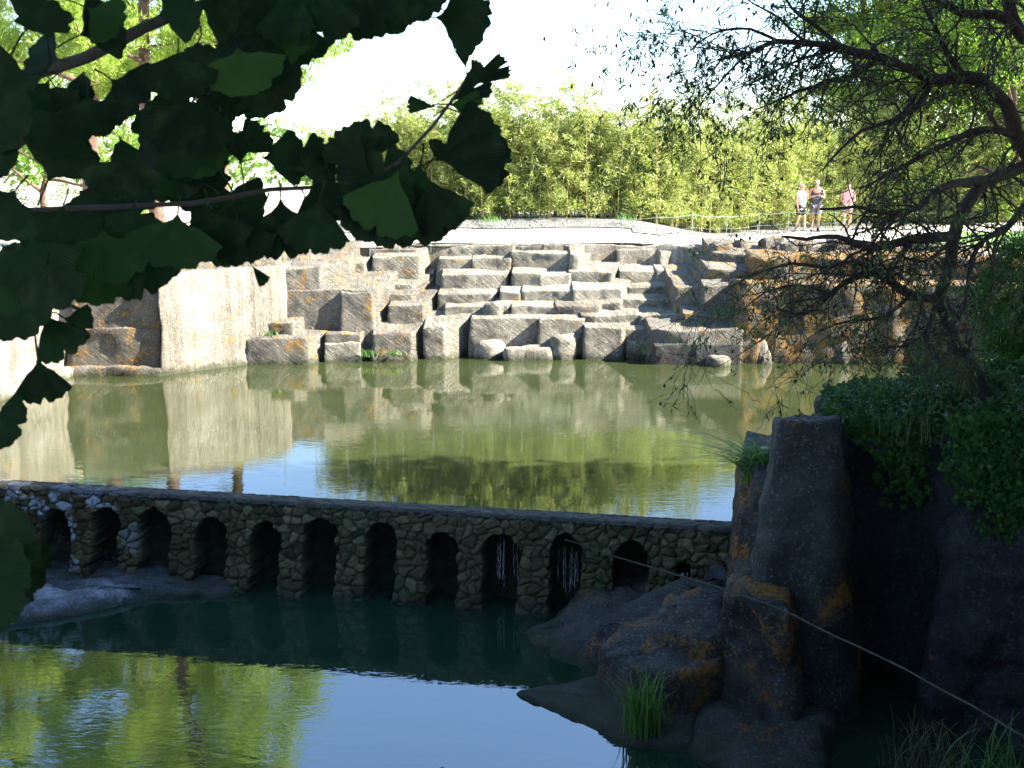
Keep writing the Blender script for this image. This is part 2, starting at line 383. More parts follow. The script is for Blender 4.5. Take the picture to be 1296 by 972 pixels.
def drape(name, poly, mat, lift, step=.35):
    xs = [p[0] for p in poly]; ys = [p[1] for p in poly]
    ax = np.arange(min(xs), max(xs) + step, step); ay = np.arange(min(ys), max(ys) + step, step)
    X, Y = np.meshgrid(ax, ay); Z = land(X, Y) + lift; J = np.arange(X.size).reshape(X.shape)
    cx = (X[:-1, :-1] + X[1:, 1:]) / 2; cy = (Y[:-1, :-1] + Y[1:, 1:]) / 2; ok = inpoly(cx, cy, poly) & ~inpoly(cx, cy, PIT_UP)
    Qd = np.stack([J[:-1, :-1], J[:-1, 1:], J[1:, 1:], J[1:, :-1]], -1)[ok]
    o = link(name, mesh_np(name, np.stack([X, Y, Z], -1), Qd.reshape(-1, 4), smooth=True), mat); tag(o, kind='structure'); return o
drape('path', [(-26, 27.5), (-12, 28.0), (-6, 30.4), (-2.5, 31.2), (3.5, 31.3), (8, 30.6), (11.5, 34), (14.6, 38.2), (30, 42), (30, 43.2), (15, 40.9), (10, 38.6), (6.8, 35.5), (4.5, 33.2), (-3, 33.4), (-8, 32.6), (-14, 31), (-26, 31)], M['path'], .02)
drape('gravel_bank', [(-8, 32.8), (-3, 33.5), (4.6, 33.3), (6.9, 35.6), (10, 38.8), (13, 40.4), (13, 43), (8, 42), (3, 37), (-9, 36)], M['gravel'], .035)
drape('lawn', [(14.5, 38.1), (11.6, 33.9), (13.9, 30), (40, 30), (40, 42.0), (30, 41.8)], M['lawn'], .045)
def sheet(name, poly, z, mat, label=None):
    V = [(x, y, z) for x, y in poly]; me = bpy.data.meshes.new(name); me.from_pydata(V, [], [list(range(len(V)))]); me.update()
    o = link(name, me, mat); tag(o, kind='structure'); return o
DA = pz(-70, 603.9, 0); DB = pz(948, 663, 0)          # crest of the dam, far edge
DAv = Vector((DA.x, DA.y)); DBv = Vector((DB.x, DB.y)); DU = (DBv - DAv).normalized(); DN = Vector((DU.y, -DU.x))
if DN.y > 0: DN = -DN
a = DAv - DU * 3 + DN * .12; b = DBv + DU * 1.5 + DN * .12
sheet('upper_pool_water', [(a.x, a.y), (b.x, b.y), (9.6, 17), (15, 27), (15, 33), (-15, 33), (-15, 18)], 0.0, M['water_up'])
a = DAv - DU * 3 + DN * -.1; b = DBv + DU * 1.5 + DN * -.1
sheet('lower_pool_water', [(-13, 1.5), (8, 1.5), (8, b.y), (b.x, b.y), (a.x, a.y), (-13, 16)], ZL, M['water_low'])

# ---------------------------------------------------------------- the quarry faces across the upper pool
def fz(py, D): return pd(648, py, D).z
def DX(D): return D if D < 28.6 else 28.6 + (D - 28.6) * 1.35
def block(pts, ytop, parent, mat='far', back=2.3, z0=-.6, seed=0, name='block', dz=0, **k):
    """pts: (photo column, metres out) along the front, left to right; ytop: photo row of the front top edge"""
    z1 = fz(ytop, pts[0][1]) + dz
    P = [(px2x(a + (-2.5 if i == 0 else 0) + (2.5 if i == len(pts) - 1 and len(pts) == 2 else 0), D, z1), D) for i, (a, D) in enumerate(pts)]
    l, r = P[0], P[-1]
    poly = P + [(r[0] + .12 * back * (1 if r[0] > 0 else .2), r[1] + back), (l[0], l[1] + back)]
    if z0 == -.6 and pts[0][1] > 29.4: z0 = z1 - 1.6
    return rock(name, poly, z0, z1, M[mat], parent, seed=seed, **k)
pier = empty('rock_pier', (-9.5, 26.6, 0), label='square-cut rock pier with orange lichen on its front, behind the hanging leaves', cat='rock face')
block([(86, 26.3), (200, 26.25), (352, 28.5)], 332, pier, 'pier', back=3.0, z0=-.6, seed=1, name='upper_face', batter=.01, step=.12)
block([(84, 26.22), (199, 26.16)], 415, pier, 'pier', back=1, seed=2, name='ledge', rnd=.03, batter=.01)
block([(82, 26.0), (202, 25.95)], 465, pier, 'pier', back=1, seed=3, name='ledge')
block([(201, 26.1), (356, 28.28)], 347, pier, 'farl', back=1.2, seed=31, name='dressed_face', rnd=.03, batter=.012, amp=.04)
lw = empty('quarry_side_wall', (-11.5, 22, 0), label='long pale sunlit quarry wall running towards the viewer, left of the square rock pier', cat='rock face')
rock('wall_face', [(-13.2, 14), (-12.3, 17.5), (-11.2, 22.5), (-10.75, 26.4), (-13, 27), (-15, 20), (-15, 14)], -.6, 2.66, M['farl'], lw, seed=4, step=.16, amp=.09)
rock('footing', [(-11.9, 18.2), (-10.95, 22.6), (-10.5, 26.1), (-12, 26.3), (-13, 19)], -.6, .22, M['farl'], lw, seed=5, step=.16)

sf = empty('stepped_rock_face', (-.5, 29.5, 0), label='grey stepped quarry face of hewn ledges rising from the far side of the pool', cat='rock face')
S = 10
BL = [
 # left part
 ([(350, 28.5), (404, 28.6), (440, 29.2)], 337, 'pier', 2.6), ([(398, 28.95), (424, 29.0), (452, 30.6)], 348, 'pier', 2.4), ([(352, 28.42), (466, 28.5), (478, 28.9)], 367, 'pier', 2.4),
 ([(402, 29.6), (424, 29.7), (455, 31.2)], 325, 'far', 2), ([(447, 29.9), (461, 29.9), (476, 31)], 329, 'far', 2),
 ([(433, 28.35), (470, 28.4), (499, 29.6)], 366, 'pier', 2.4),
 ([(473, 30.1), (529, 30.15), (548, 31.2)], 321, 'far', 2), ([(470, 30.5), (527, 30.5), (556, 31.3)], 313, 'pier', 1.4),
 ([(476, 29.7), (521, 29.7), (548, 30.6)], 356, 'far', 2), ([(480, 29.3), (520, 29.3), (548, 30.4)], 368, 'pier', 2), ([(494, 28.85), (533, 28.9), (553, 29.8)], 383, 'pier', 2.2),
 # middle upper tiers
 ([(552, 31.0), (650, 30.9), (656, 31.2)], 308, 'far', 1.2), ([(650, 30.5), (722, 30.4), (726, 30.8)], 317, 'far', 1.6),
 ([(556, 30.45), (600, 30.45)], 325, 'far', 1.6), ([(600, 30.4), (646, 30.4), (655, 31)], 324, 'far', 1.6),
 ([(561, 29.95), (640, 30.0), (652, 30.8)], 346, 'far', 1.8), ([(651, 29.95), (685, 29.95)], 346, 'far', 1.8), ([(685, 29.9), (721, 29.95), (727, 30.3)], 347, 'far', 1.8),
 ([(724, 30.2), (731, 30.2), (742, 31.3)], 317, 'far', 1.2), ([(733, 30.9), (789, 31.5)], 318, 'farl', 1.0), ([(722, 30.05), (775, 30.0), (786, 31)], 341, 'far', 1.8),
 ([(784, 30.9), (840, 31.0)], 314, 'farl', 1.2), ([(838, 30.8), (905, 31.2)], 316, 'farl', 1.2), ([(786, 30.3), (835, 30.35)], 343, 'far', 1.8), ([(833, 30.3), (903, 30.3)], 342, 'far', 1.8),
 # middle tiers
 ([(556, 29.5), (622, 29.55), (632, 29.9)], 371, 'far', 1.8), ([(564, 29.15), (622, 29.2), (630, 29.6)], 388, 'far', 1.8), ([(634, 29.5), (657, 29.5), (664, 29.9)], 368, 'far', 1.8),
 ([(663, 29.5), (730, 29.45)], 368, 'far', 1.8), ([(728, 29.4), (786, 29.45), (797, 30)], 365, 'far', 1.8), ([(797, 29.85), (864, 29.9)], 363, 'far', 1.8),
 ([(630, 29.1), (644, 29.1), (650, 29.5)], 386, 'far', 1.8), ([(649, 29.05), (708, 29.05)], 388, 'far', 1.8), ([(706, 29.0), (757, 29.0), (764, 29.3)], 386, 'pier', 1.8), ([(760, 29.2), (785, 29.2), (790, 29.5)], 382, 'pier', 1.8),
 ([(784, 29.4), (862, 29.35)], 379, 'far', 1.8),
 ([(597, 28.7), (680, 28.75), (687, 29.1)], 402, 'far', 1.8), ([(684, 28.6), (736, 28.65), (742, 29)], 403, 'far', 1.8), ([(738, 28.75), (752, 28.75)], 400, 'pier', 1.8), ([(751, 28.8), (810, 28.85), (817, 29.1)], 399, 'far', 1.8), ([(812, 28.8), (862, 28.8)], 399, 'far', 1.8),
 # bottom
 ([(313, 27.55), (388, 27.6), (417, 28.5)], 427, 'pier', 1.6), ([(334, 27.9), (369, 27.9), (387, 28.6)], 406, 'pier', 1.6),
 ([(415, 28.05), (456, 28.1), (473, 28.9)], 421, 'pier', 1.6), ([(412, 27.9), (455, 27.95), (470, 28.6)], 434, 'far', 1.6), ([(472, 28.0), (518, 28.05), (541, 29.0)], 419, 'pier', 1.8),
 ([(537, 28.3), (562, 28.3), (602, 29.2)], 410, 'far', 1.6),
 ([(744, 28.3), (786, 28.3), (797, 28.8)], 414, 'far', 1.5), ([(783, 28.55), (822, 28.55)], 416, 'far', 1.5), ([(797, 28.3), (832, 28.3)], 432, 'far', 1.2),
 ([(856, 28.9), (893, 28.9), (897, 29.3)], 362, 'pier', 2.4), ([(868, 28.35), (905, 28.35), (940, 28.3)], 397, 'pier', 1.8), ([(826, 27.75), (870, 27.6), (940, 27.7)], 417, 'pier', 1.5), ([(829, 27.55), (935, 27.5)], 436, 'near', 1.5),
 ([(893, 28.55), (945, 28.5)], 361, 'pier', 2.2), ([(898, 29.0), (960, 28.9)], 341, 'pier', 2.0), ([(905, 29.6), (975, 29.3)], 322, 'pier', 2.0),
 ([(355, 29.4), (410, 29.5), (440, 30.6)], 330, 'far', 1.5),
]
for pts, yt, mt, bk in BL:
    S += 1
    pts = [(a, DX(D)) for a, D in pts]; hi = pts[0][1] > 30.9; bk = max(bk, 2.6) if hi else bk; tl = .035 if hi else .15
    block(pts, yt, sf, mt, back=bk, seed=S, dz=tl * bk / 2 if tl > .1 else 0, amp=.034, step=.07, rnd=.018, batter=random.Random(S).uniform(.015, .07), tilt=(random.Random(S + 5).uniform(-.02, .02), tl), flat=True)
rock('rim_ledge', [(-3.4, 31.5), (-2.4, 31.75), (0, 31.85), (3, 31.95), (5.5, 31.5), (7.6, 31.0), (9, 31.2), (9, 33), (-3.4, 33.2)], 1.3, 2.70, M['farl'], sf, seed=66, step=.16, amp=.05, rnd=.05)
rw = empty('lichened_rock_wall', (5 + 4, 28.2, 0), label='dark quarry wall crusted with orange lichen, below the three walkers on the right', cat='rock face')
block([(940, 27.85), (1010, 27.8), (1090, 27.7), (1170, 27.6), (1300, 27.2)], 357, rw, 'orange', back=2.2, z0=-.6, seed=71, name='lower_face', batter=.05, amp=.09)
block([(958, 28.7), (1060, 28.6), (1180, 28.4), (1310, 28.0)], 323, rw, 'orange', back=3.2, seed=72, name='upper_ledge', amp=.09)
block([(985, 29.9), (1090, 30.2), (1240, 29.6)], 312, rw, 'pier', back=2, seed=73, name='top_ledge', amp=.08, rnd=.1)
block([(926, 27.75), (962, 27.65)], 432, rw, 'orange', back=1.2, seed=74, name='footing', amp=.07, rnd=.1)
for k, (a, b_, yt, ln) in enumerate(((1076, 1092, 402, -.55), (972, 986, 428, -.35))):
    block([(a, 27.62), (b_, 27.60)], yt, rw, 'farl', back=.5, z0=-.4, seed=76 + k, name='rib', amp=.05, rnd=.05, batter=.02, lean=(ln, .15), step=.06)
def boulder(name, label, pts, ytop, mat, cat='rock', back=.8, seed=0, z0=-.5, group=None, **k):
    z1 = fz(ytop, pts[0][1]); c = px2x(sum(p[0] for p in pts) / len(pts), pts[0][1], z1)
    e = tag(bpy.data.objects.new('tmp', None)); e.location = (c, pts[0][1] + back / 2, z0 + .4)
    P = [(px2x(a, D, z1), D) for a, D in pts]; poly = P + [(P[-1][0], P[-1][1] + back), (P[0][0], P[0][1] + back)]
    o = rock(name, [(x - e.location.x, y - e.location.y) for x, y in poly], z0 - e.location.z, z1 - e.location.z, M[mat], None, seed=seed, **k)
    o.location = e.location; bpy.data.objects.remove(e); tag(o, label, cat, group); return o
G1 = 'small boulders along the far waterline'
boulder('boulder', 'low grey boulder at the far waterline, left of the middle of the steps', [(600, 28.35), (628, 28.3), (638, 28.6)], 430, 'far', seed=81, back=.6, rnd=.14, amp=.08, group=G1)
boulder('boulder', 'rounded grey boulder with mossy foot at the far waterline under the middle ledges', [(696, 28.25), (722, 28.2), (733, 28.5)], 426, 'far', seed=82, back=.7, rnd=.16, amp=.09, group=G1)
boulder('boulder', 'thin flat pale stone slab awash between two boulders at the far waterline', [(640, 28.1), (700, 28.15)], 441, 'farl', seed=83, back=.6, rnd=.08, amp=.06, group=G1)
boulder('boulder', 'small pale round stone in the water beside the shaded corner', [(895, 27.3), (924, 27.3)], 447, 'farl', seed=84, back=.5, rnd=.16, amp=.09, group=G1)
boulder('boulder', 'knobbly stone perched on the middle ledge of the stepped face', [(613, 29.1), (638, 29.1)], 379, 'far', seed=85, back=.5, rnd=.16, amp=.09, z0=.9, group='loose stones on the ledges')
boulder('boulder', 'orange-tinged block lying on top of the rim, below the walkers', [(1106, 29.6), (1120, 29.5)], 305, 'orange', seed=86, back=.5, rnd=.12, amp=.07, z0=2.3, group='loose stones on the ledges')
rr = random.Random(5)
SIDE = [('flat grey', 'left end'), ('broken pale', 'second from the left'), ('rough grey', 'third from the left'), ('low crumbling', 'fourth from the left'), ('dark pitted', 'fourth from the right'), ('pale wedge-shaped', 'third from the right'), ('squat rough', 'second from the right'), ('long thin', 'right end')]
for i, (ad, wh) in enumerate(SIDE):
    x = 900 + i * 30 + rr.uniform(-6, 6); D = 29.3 + rr.uniform(-.3, 1.2) + i * .12
    boulder('rim_stone', f'{ad} stone in the rubble edge below the walkers, {wh} of eight', [(x, D), (x + rr.uniform(14, 30), D + .1)], 306 + rr.uniform(-5, 3), 'pier', seed=90 + i, back=.6, rnd=.08, amp=.08, z0=2.3, group='stones in the rubble edge under the fence')

# ---------------------------------------------------------------- the arched dam
def build_dam():
    L = (DBv - DAv).length; st = .0155; front = .30
    n = int(L / st); us = np.linspace(0, L, n)
    zf = np.arange(-1.75, 0.0, st); nf = len(zf); nc = 26
    rng = np.random.default_rng(3)
    # stones: jittered seeds in (u, v) where v runs up the face and back over the crest
    vs_f = zf; vs_c = np.linspace(0, front, nc)
    vv = np.concatenate([vs_f, vs_c]); U, Vv = np.meshgrid(us, vv)
    seeds = []
    y = -1.85
    while y < front + .1:
        h = rng.uniform(.10, .17); x = -.2 + rng.uniform(0, .2)
        while x < L + .2:
            wd = rng.uniform(.11, .27); seeds.append((x + rng.uniform(-.03, .03), y + rng.uniform(-.045, .045))); x += wd
        y += h
    seeds = np.array(seeds); warpx = .03 * np.sin(U * 9 + 4 * np.sin(Vv * 7)); warpy = .03 * np.sin(Vv * 11 + 3 * np.sin(U * 5))
    PU = U + warpx; PV = (Vv + warpy) * 1.2; F1 = np.full(U.shape, 9.); F2 = np.full(U.shape, 9.); ID = np.zeros(U.shape, int)
    order = np.argsort(seeds[:, 0])
    for k in order:
        sx, sy = seeds[k]; i0 = max(0, int((sx - .42) / st)); i1 = min(n, int((sx + .42) / st))
        if i1 <= i0: continue
        d = np.hypot(PU[:, i0:i1] - sx, PV[:, i0:i1] - sy * 1.2)
        f1 = F1[:, i0:i1]; f2 = F2[:, i0:i1]; less = d < f1
        F2[:, i0:i1] = np.where(less, f1, np.minimum(f2, d)); F1[:, i0:i1] = np.where(less, d, f1)
        ID[:, i0:i1][less] = k
    e = np.clip((F2 - F1) / .085, 0, 1); dome = np.sqrt(1 - (1 - e) ** 2) if True else e
    hs = rng.uniform(.25, 1.0, len(seeds))[ID]
    bumpy = dome * (.025 + .05 * hs)
    rough = np.array([[0.0]])
    nz = np.zeros(U.shape)
    for r in range(0, U.shape[0]):
        for c in range(0, U.shape[1], 2):
            nz[r, c] = mn.fractal(Vector((U[r, c] * 9, Vv[r, c] * 9, 1.3)), .9, 2, 4)
    nz[:, 1::2] = nz[:, 0:-1:2][:, :nz[:, 1::2].shape[1]]
    bumpy += nz * .024
    isf = (np.arange(len(vv)) < nf)[:, None]
    Zf = np.where(isf, Vv, 0.0)
    # arches
    cols = [30, 88, 150, 214, 280, 350, 418, 494, 567, 643, 722, 802, 868]
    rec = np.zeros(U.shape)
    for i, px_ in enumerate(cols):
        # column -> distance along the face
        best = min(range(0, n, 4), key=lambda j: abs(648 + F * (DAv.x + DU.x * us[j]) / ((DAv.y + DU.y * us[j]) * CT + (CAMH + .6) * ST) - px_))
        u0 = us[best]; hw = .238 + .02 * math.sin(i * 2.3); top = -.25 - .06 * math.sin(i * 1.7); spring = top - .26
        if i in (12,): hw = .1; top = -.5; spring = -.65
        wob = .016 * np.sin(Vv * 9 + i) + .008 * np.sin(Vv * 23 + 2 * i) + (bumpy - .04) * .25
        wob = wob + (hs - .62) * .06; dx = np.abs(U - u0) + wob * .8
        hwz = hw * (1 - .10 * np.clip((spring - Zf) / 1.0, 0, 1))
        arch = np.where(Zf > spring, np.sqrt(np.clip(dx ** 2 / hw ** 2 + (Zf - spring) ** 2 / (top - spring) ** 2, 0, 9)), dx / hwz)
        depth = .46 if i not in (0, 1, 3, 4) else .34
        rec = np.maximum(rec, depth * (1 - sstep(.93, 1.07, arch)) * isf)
    batter = np.where(isf, (-Vv) * .13 + .10 * sstep(.7, 1.5, -Vv) * (1 + .6 * np.sin(U * 7.4)), 0)
    bumpy = bumpy * (1 - .75 * np.clip(rec / .2, 0, 1)); off = front + batter + bumpy - rec
    off = np.where(isf, off, front - Vv + bumpy * .3)
    # soften where face turns over to the crest
    Z = np.where(isf, Zf + bumpy * .1, .012 + bumpy * .28 - .05 * np.clip(1 - Vv / .07, 0, 1) ** 2)
    X = DAv.x + DU.x * U + DN.x * off; Y = DAv.y + DU.y * U + DN.y * off
    V = np.stack([X, Y, Z], -1).reshape(-1, 3); J = np.arange(U.size).reshape(U.shape)
    Qd = np.stack([J[:-1, :-1], J[:-1, 1:], J[1:, 1:], J[1:, :-1]], -1).reshape(-1, 4)
    root = empty('stone_dam', ((DA.x + DB.x) / 2, (DA.y + DB.y) / 2, ZL), label='rubble stone dam with a row of dark arched niches between the two pools', cat='dam')
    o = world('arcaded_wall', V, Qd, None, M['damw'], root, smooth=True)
    at = o.data.attributes.new('stone_id', 'FLOAT', 'POINT'); at.data.foreach_set('value', rng.uniform(0, 1, len(seeds))[ID].ravel().astype(np.float32))
    at = o.data.attributes.new('joint', 'FLOAT', 'POINT'); at.data.foreach_set('value', e.ravel().astype(np.float32))
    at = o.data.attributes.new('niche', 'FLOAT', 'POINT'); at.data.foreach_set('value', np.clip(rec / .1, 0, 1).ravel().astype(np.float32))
    return root
# dam material: each stone its own tone, dark joints, lime-white bloom at the left end, rusty patches
t = NT('dam_rubble'); P = t.pos()
a1 = t.a('ShaderNodeAttribute'); a1.attribute_name = 'stone_id'; a2 = t.a('ShaderNodeAttribute'); a2.attribute_name = 'joint'
c = t.ramp(a1.outputs['Fac'], [(0, (.065, .054, .022)), (.35, (.12, .104, .043)), (.7, (.17, .150, .068)), (1, (.25, .22, .115))])
c = t.mix(.6, c, t.ramp(t.noise(12, P, 6, .7), [(.3, (.45, .45, .45)), (.7, (1.4, 1.35, 1.25))]), 'MULTIPLY')
c = t.mix(t.math('MULTIPLY', t.g(t.noise(.45, P, 4, .6), .48, .62), .6), c, (.15, .09, .045))
c = t.mix(t.math('MULTIPLY', t.g(t.noise(1.1, t.pos(rot=(.5, .5, 0)), 5, .7), .5, .64), .55), c, (.075, .10, .03))
gx_ = t.a('ShaderNodeSeparateXYZ'); gg = t.a('ShaderNodeNewGeometry'); t.l(gg.outputs['Position'], gx_.inputs[0])
band = t.math('MULTIPLY', t.ramp(t.math('MULTIPLY_ADD', gx_.outputs[0], .25), [(0, (0, 0, 0)), (1, (0, 0, 0))]), 1)
mr = t.a('ShaderNodeMapRange'); t.l(gx_.outputs[0], mr.inputs[0]); mr.inputs[1].default_value = -5.6; mr.inputs[2].default_value = -6.4
wm = t.math('MULTIPLY', mr.outputs[0], t.g(t.math('ADD', t.noise(2.2, P, 4, .6, .5), t.math('MULTIPLY', a1.outputs['Fac'], .22)), .64, .70))
c = t.mix(wm, c, (.50, .55, .60))
c = t.mix(t.math('SUBTRACT', 1.0, t.g(a2.outputs['Fac'], .0, .30)), c, (.05, .045, .028))
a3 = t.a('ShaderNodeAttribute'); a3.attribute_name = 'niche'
c = t.mix(t.math('MULTIPLY', a3.outputs['Fac'], .8), c, (.02, .021, .014))  # shade inside the niches painted into the stone colour
mr3 = t.a('ShaderNodeMapRange'); t.l(gx_.outputs[2], mr3.inputs[0]); mr3.inputs[1].default_value = -.06; mr3.inputs[2].default_value = -.02
c = t.mix(t.math('MULTIPLY', mr3.outputs[0], .75), c, (.035, .035, .035))
# permanently wet, algae-dark foot and crest
mr2 = t.a('ShaderNodeMapRange'); t.l(gx_.outputs[2], mr2.inputs[0]); mr2.inputs[1].default_value = -1.0; mr2.inputs[2].default_value = -1.3; 
c = t.mix(t.math('MULTIPLY', mr2.outputs[0], .6), c, (.03, .032, .018))
t.l(c, t.p.inputs['Base Color']); t.p.inputs['Roughness'].default_value = .62; t.p.inputs['Specular IOR Level'].default_value = .3
t.l(t.bump(t.noise(20, P, 6, .75), 1.0, .06), t.p.inputs['Normal']); M['damw'] = t.m
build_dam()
# water running through the wall
def trickle(label, px0, py0, py1, n, spread, D, seed):
    r = random.Random(seed); ch = []
    for k in range(n):
        a = px0 + r.uniform(-spread, spread); p = pd(a, py0 + r.uniform(-4, 10), D); q = pd(a + r.uniform(-2, 2), py1 + r.uniform(-14, 4), D - .12)
        pts = [p.lerp(q, i / 14) + Vector((r.uniform(-.008, .008), r.uniform(-.01, .01), 0)) for i in range(15)]
        ch.append((pts, [max(.0015, r.uniform(.0015, .0062) * (1 if r.random() > .2 else .3)) for _ in pts]))
    V, Qt = tubes(ch, 4); loc = pd(px0, py1, D)
    o = link('trickle', mesh_np('trickle', V - np.array(loc), Qt, smooth=True), M['fall'], None, loc); tag(o, label, 'waterfall', 'trickles of water running down the dam')
for a in (('thin threads of water falling in the dark niche left of the strongest trickle', 641, 683, 742, 9, 14, 15.55, 1), ('strongest white trickle running down a stone pier to the lower pool', 677, 688, 778, 26, 9, 15.5, 2),
          ('fine curtain of drips in the niche just right of the strongest trickle', 722, 694, 748, 12, 16, 15.4, 3), ('short trickle spilling over the dark rounded rock at the dam end', 866, 728, 762, 7, 5, 14.55, 4)):
    trickle(*a)

# ---------------------------------------------------------------- rocks around the lower pool
def nrock(name, label, plan, z0, z1, mat, seed, cat='rock', **k):
    cx = sum(p[0] for p in plan) / len(plan); cy = sum(p[1] for p in plan) / len(plan)
    o = rock(name, [(x - cx, y - cy) for x, y in plan], z0, z1, M[mat], None, seed=seed, **k); o.location = (cx, cy, 0)
    tag(o, label, cat); return o
def plan(*pts):   # (photo column, photo row, z) on a level
    return [tuple(pz(a, b, z)[:2]) for a, b, z in pts]
cl = empty('rock_cliff', (4.2, 12.6, ZL), label='tall grey weathered cliff with ivy spilling over it, right of the dam', cat='cliff')
X = lambda px_, D, z=0: (px2x(px_, D, z), D)
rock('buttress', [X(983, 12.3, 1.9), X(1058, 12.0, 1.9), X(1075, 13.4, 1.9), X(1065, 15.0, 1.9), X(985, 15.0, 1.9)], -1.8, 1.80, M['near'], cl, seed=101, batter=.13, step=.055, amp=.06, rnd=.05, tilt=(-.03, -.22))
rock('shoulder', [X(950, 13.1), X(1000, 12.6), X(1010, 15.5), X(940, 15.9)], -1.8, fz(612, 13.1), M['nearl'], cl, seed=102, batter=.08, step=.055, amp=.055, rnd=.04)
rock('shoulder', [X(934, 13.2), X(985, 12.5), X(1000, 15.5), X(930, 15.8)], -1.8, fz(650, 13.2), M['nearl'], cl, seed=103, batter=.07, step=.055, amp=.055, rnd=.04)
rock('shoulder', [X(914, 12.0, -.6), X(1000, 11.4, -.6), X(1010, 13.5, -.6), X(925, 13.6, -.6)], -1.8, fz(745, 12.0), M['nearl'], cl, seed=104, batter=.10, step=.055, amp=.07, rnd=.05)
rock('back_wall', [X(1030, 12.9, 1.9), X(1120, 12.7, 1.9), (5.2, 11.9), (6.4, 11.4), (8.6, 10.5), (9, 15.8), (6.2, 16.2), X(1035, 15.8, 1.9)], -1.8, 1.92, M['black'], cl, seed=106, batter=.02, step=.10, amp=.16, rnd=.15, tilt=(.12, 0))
rock('buttress', [(4.75, 11.6), (5.6, 11.2), (6.4, 10.5), (7.5, 9.9), (7.5, 12), (5.2, 12.8)], -1.8, 1.2, M['black'], cl, seed=107, batter=.06, step=.09, amp=.14, rnd=.3)
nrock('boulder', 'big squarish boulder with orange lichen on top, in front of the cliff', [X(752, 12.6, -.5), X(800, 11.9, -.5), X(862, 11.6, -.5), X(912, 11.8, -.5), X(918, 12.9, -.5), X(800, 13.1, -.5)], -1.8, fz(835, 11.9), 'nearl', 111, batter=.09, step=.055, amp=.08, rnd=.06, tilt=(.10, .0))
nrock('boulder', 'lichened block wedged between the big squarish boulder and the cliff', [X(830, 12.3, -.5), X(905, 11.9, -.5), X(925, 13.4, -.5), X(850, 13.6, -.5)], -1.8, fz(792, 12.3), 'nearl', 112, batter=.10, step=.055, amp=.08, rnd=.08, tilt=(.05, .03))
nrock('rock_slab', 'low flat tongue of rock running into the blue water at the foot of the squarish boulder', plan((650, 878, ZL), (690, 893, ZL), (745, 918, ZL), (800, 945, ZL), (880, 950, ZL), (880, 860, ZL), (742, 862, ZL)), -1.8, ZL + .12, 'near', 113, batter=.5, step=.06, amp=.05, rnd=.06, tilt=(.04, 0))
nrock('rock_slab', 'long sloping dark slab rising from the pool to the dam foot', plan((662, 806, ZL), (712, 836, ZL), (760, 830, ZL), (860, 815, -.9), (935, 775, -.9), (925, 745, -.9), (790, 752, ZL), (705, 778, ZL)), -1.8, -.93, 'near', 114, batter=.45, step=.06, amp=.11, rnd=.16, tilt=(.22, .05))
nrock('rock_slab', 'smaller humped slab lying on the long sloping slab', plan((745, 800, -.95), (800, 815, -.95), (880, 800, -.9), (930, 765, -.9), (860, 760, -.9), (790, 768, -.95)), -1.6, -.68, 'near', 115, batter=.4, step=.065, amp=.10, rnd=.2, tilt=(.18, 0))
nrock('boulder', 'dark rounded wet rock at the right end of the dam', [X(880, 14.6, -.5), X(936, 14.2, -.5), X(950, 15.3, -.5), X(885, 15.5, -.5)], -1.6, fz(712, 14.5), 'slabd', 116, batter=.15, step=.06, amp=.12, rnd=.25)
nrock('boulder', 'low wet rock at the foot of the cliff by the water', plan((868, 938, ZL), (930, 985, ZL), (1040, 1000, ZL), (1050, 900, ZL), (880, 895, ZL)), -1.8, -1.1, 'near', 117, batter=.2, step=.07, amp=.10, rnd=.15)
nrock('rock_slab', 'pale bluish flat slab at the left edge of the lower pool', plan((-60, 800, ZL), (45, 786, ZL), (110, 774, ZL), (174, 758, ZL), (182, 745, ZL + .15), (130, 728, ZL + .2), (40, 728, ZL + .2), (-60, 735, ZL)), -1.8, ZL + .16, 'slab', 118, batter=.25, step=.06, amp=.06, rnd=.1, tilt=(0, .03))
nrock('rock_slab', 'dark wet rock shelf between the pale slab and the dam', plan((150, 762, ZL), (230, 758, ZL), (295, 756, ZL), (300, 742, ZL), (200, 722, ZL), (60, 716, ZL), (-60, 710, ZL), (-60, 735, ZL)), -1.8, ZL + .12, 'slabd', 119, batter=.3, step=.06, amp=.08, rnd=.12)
nb = nrock('rock_bank', 'mossy rock bank closing the lower pool on its left side', [(-14, 18), (-9.6, 17.3), (-9.3, 12), (-8.5, 3), (-14, 2)], -1.8, 2.6, 'near', 120, batter=.05, step=.25, amp=.2, rnd=.2, cat='cliff')

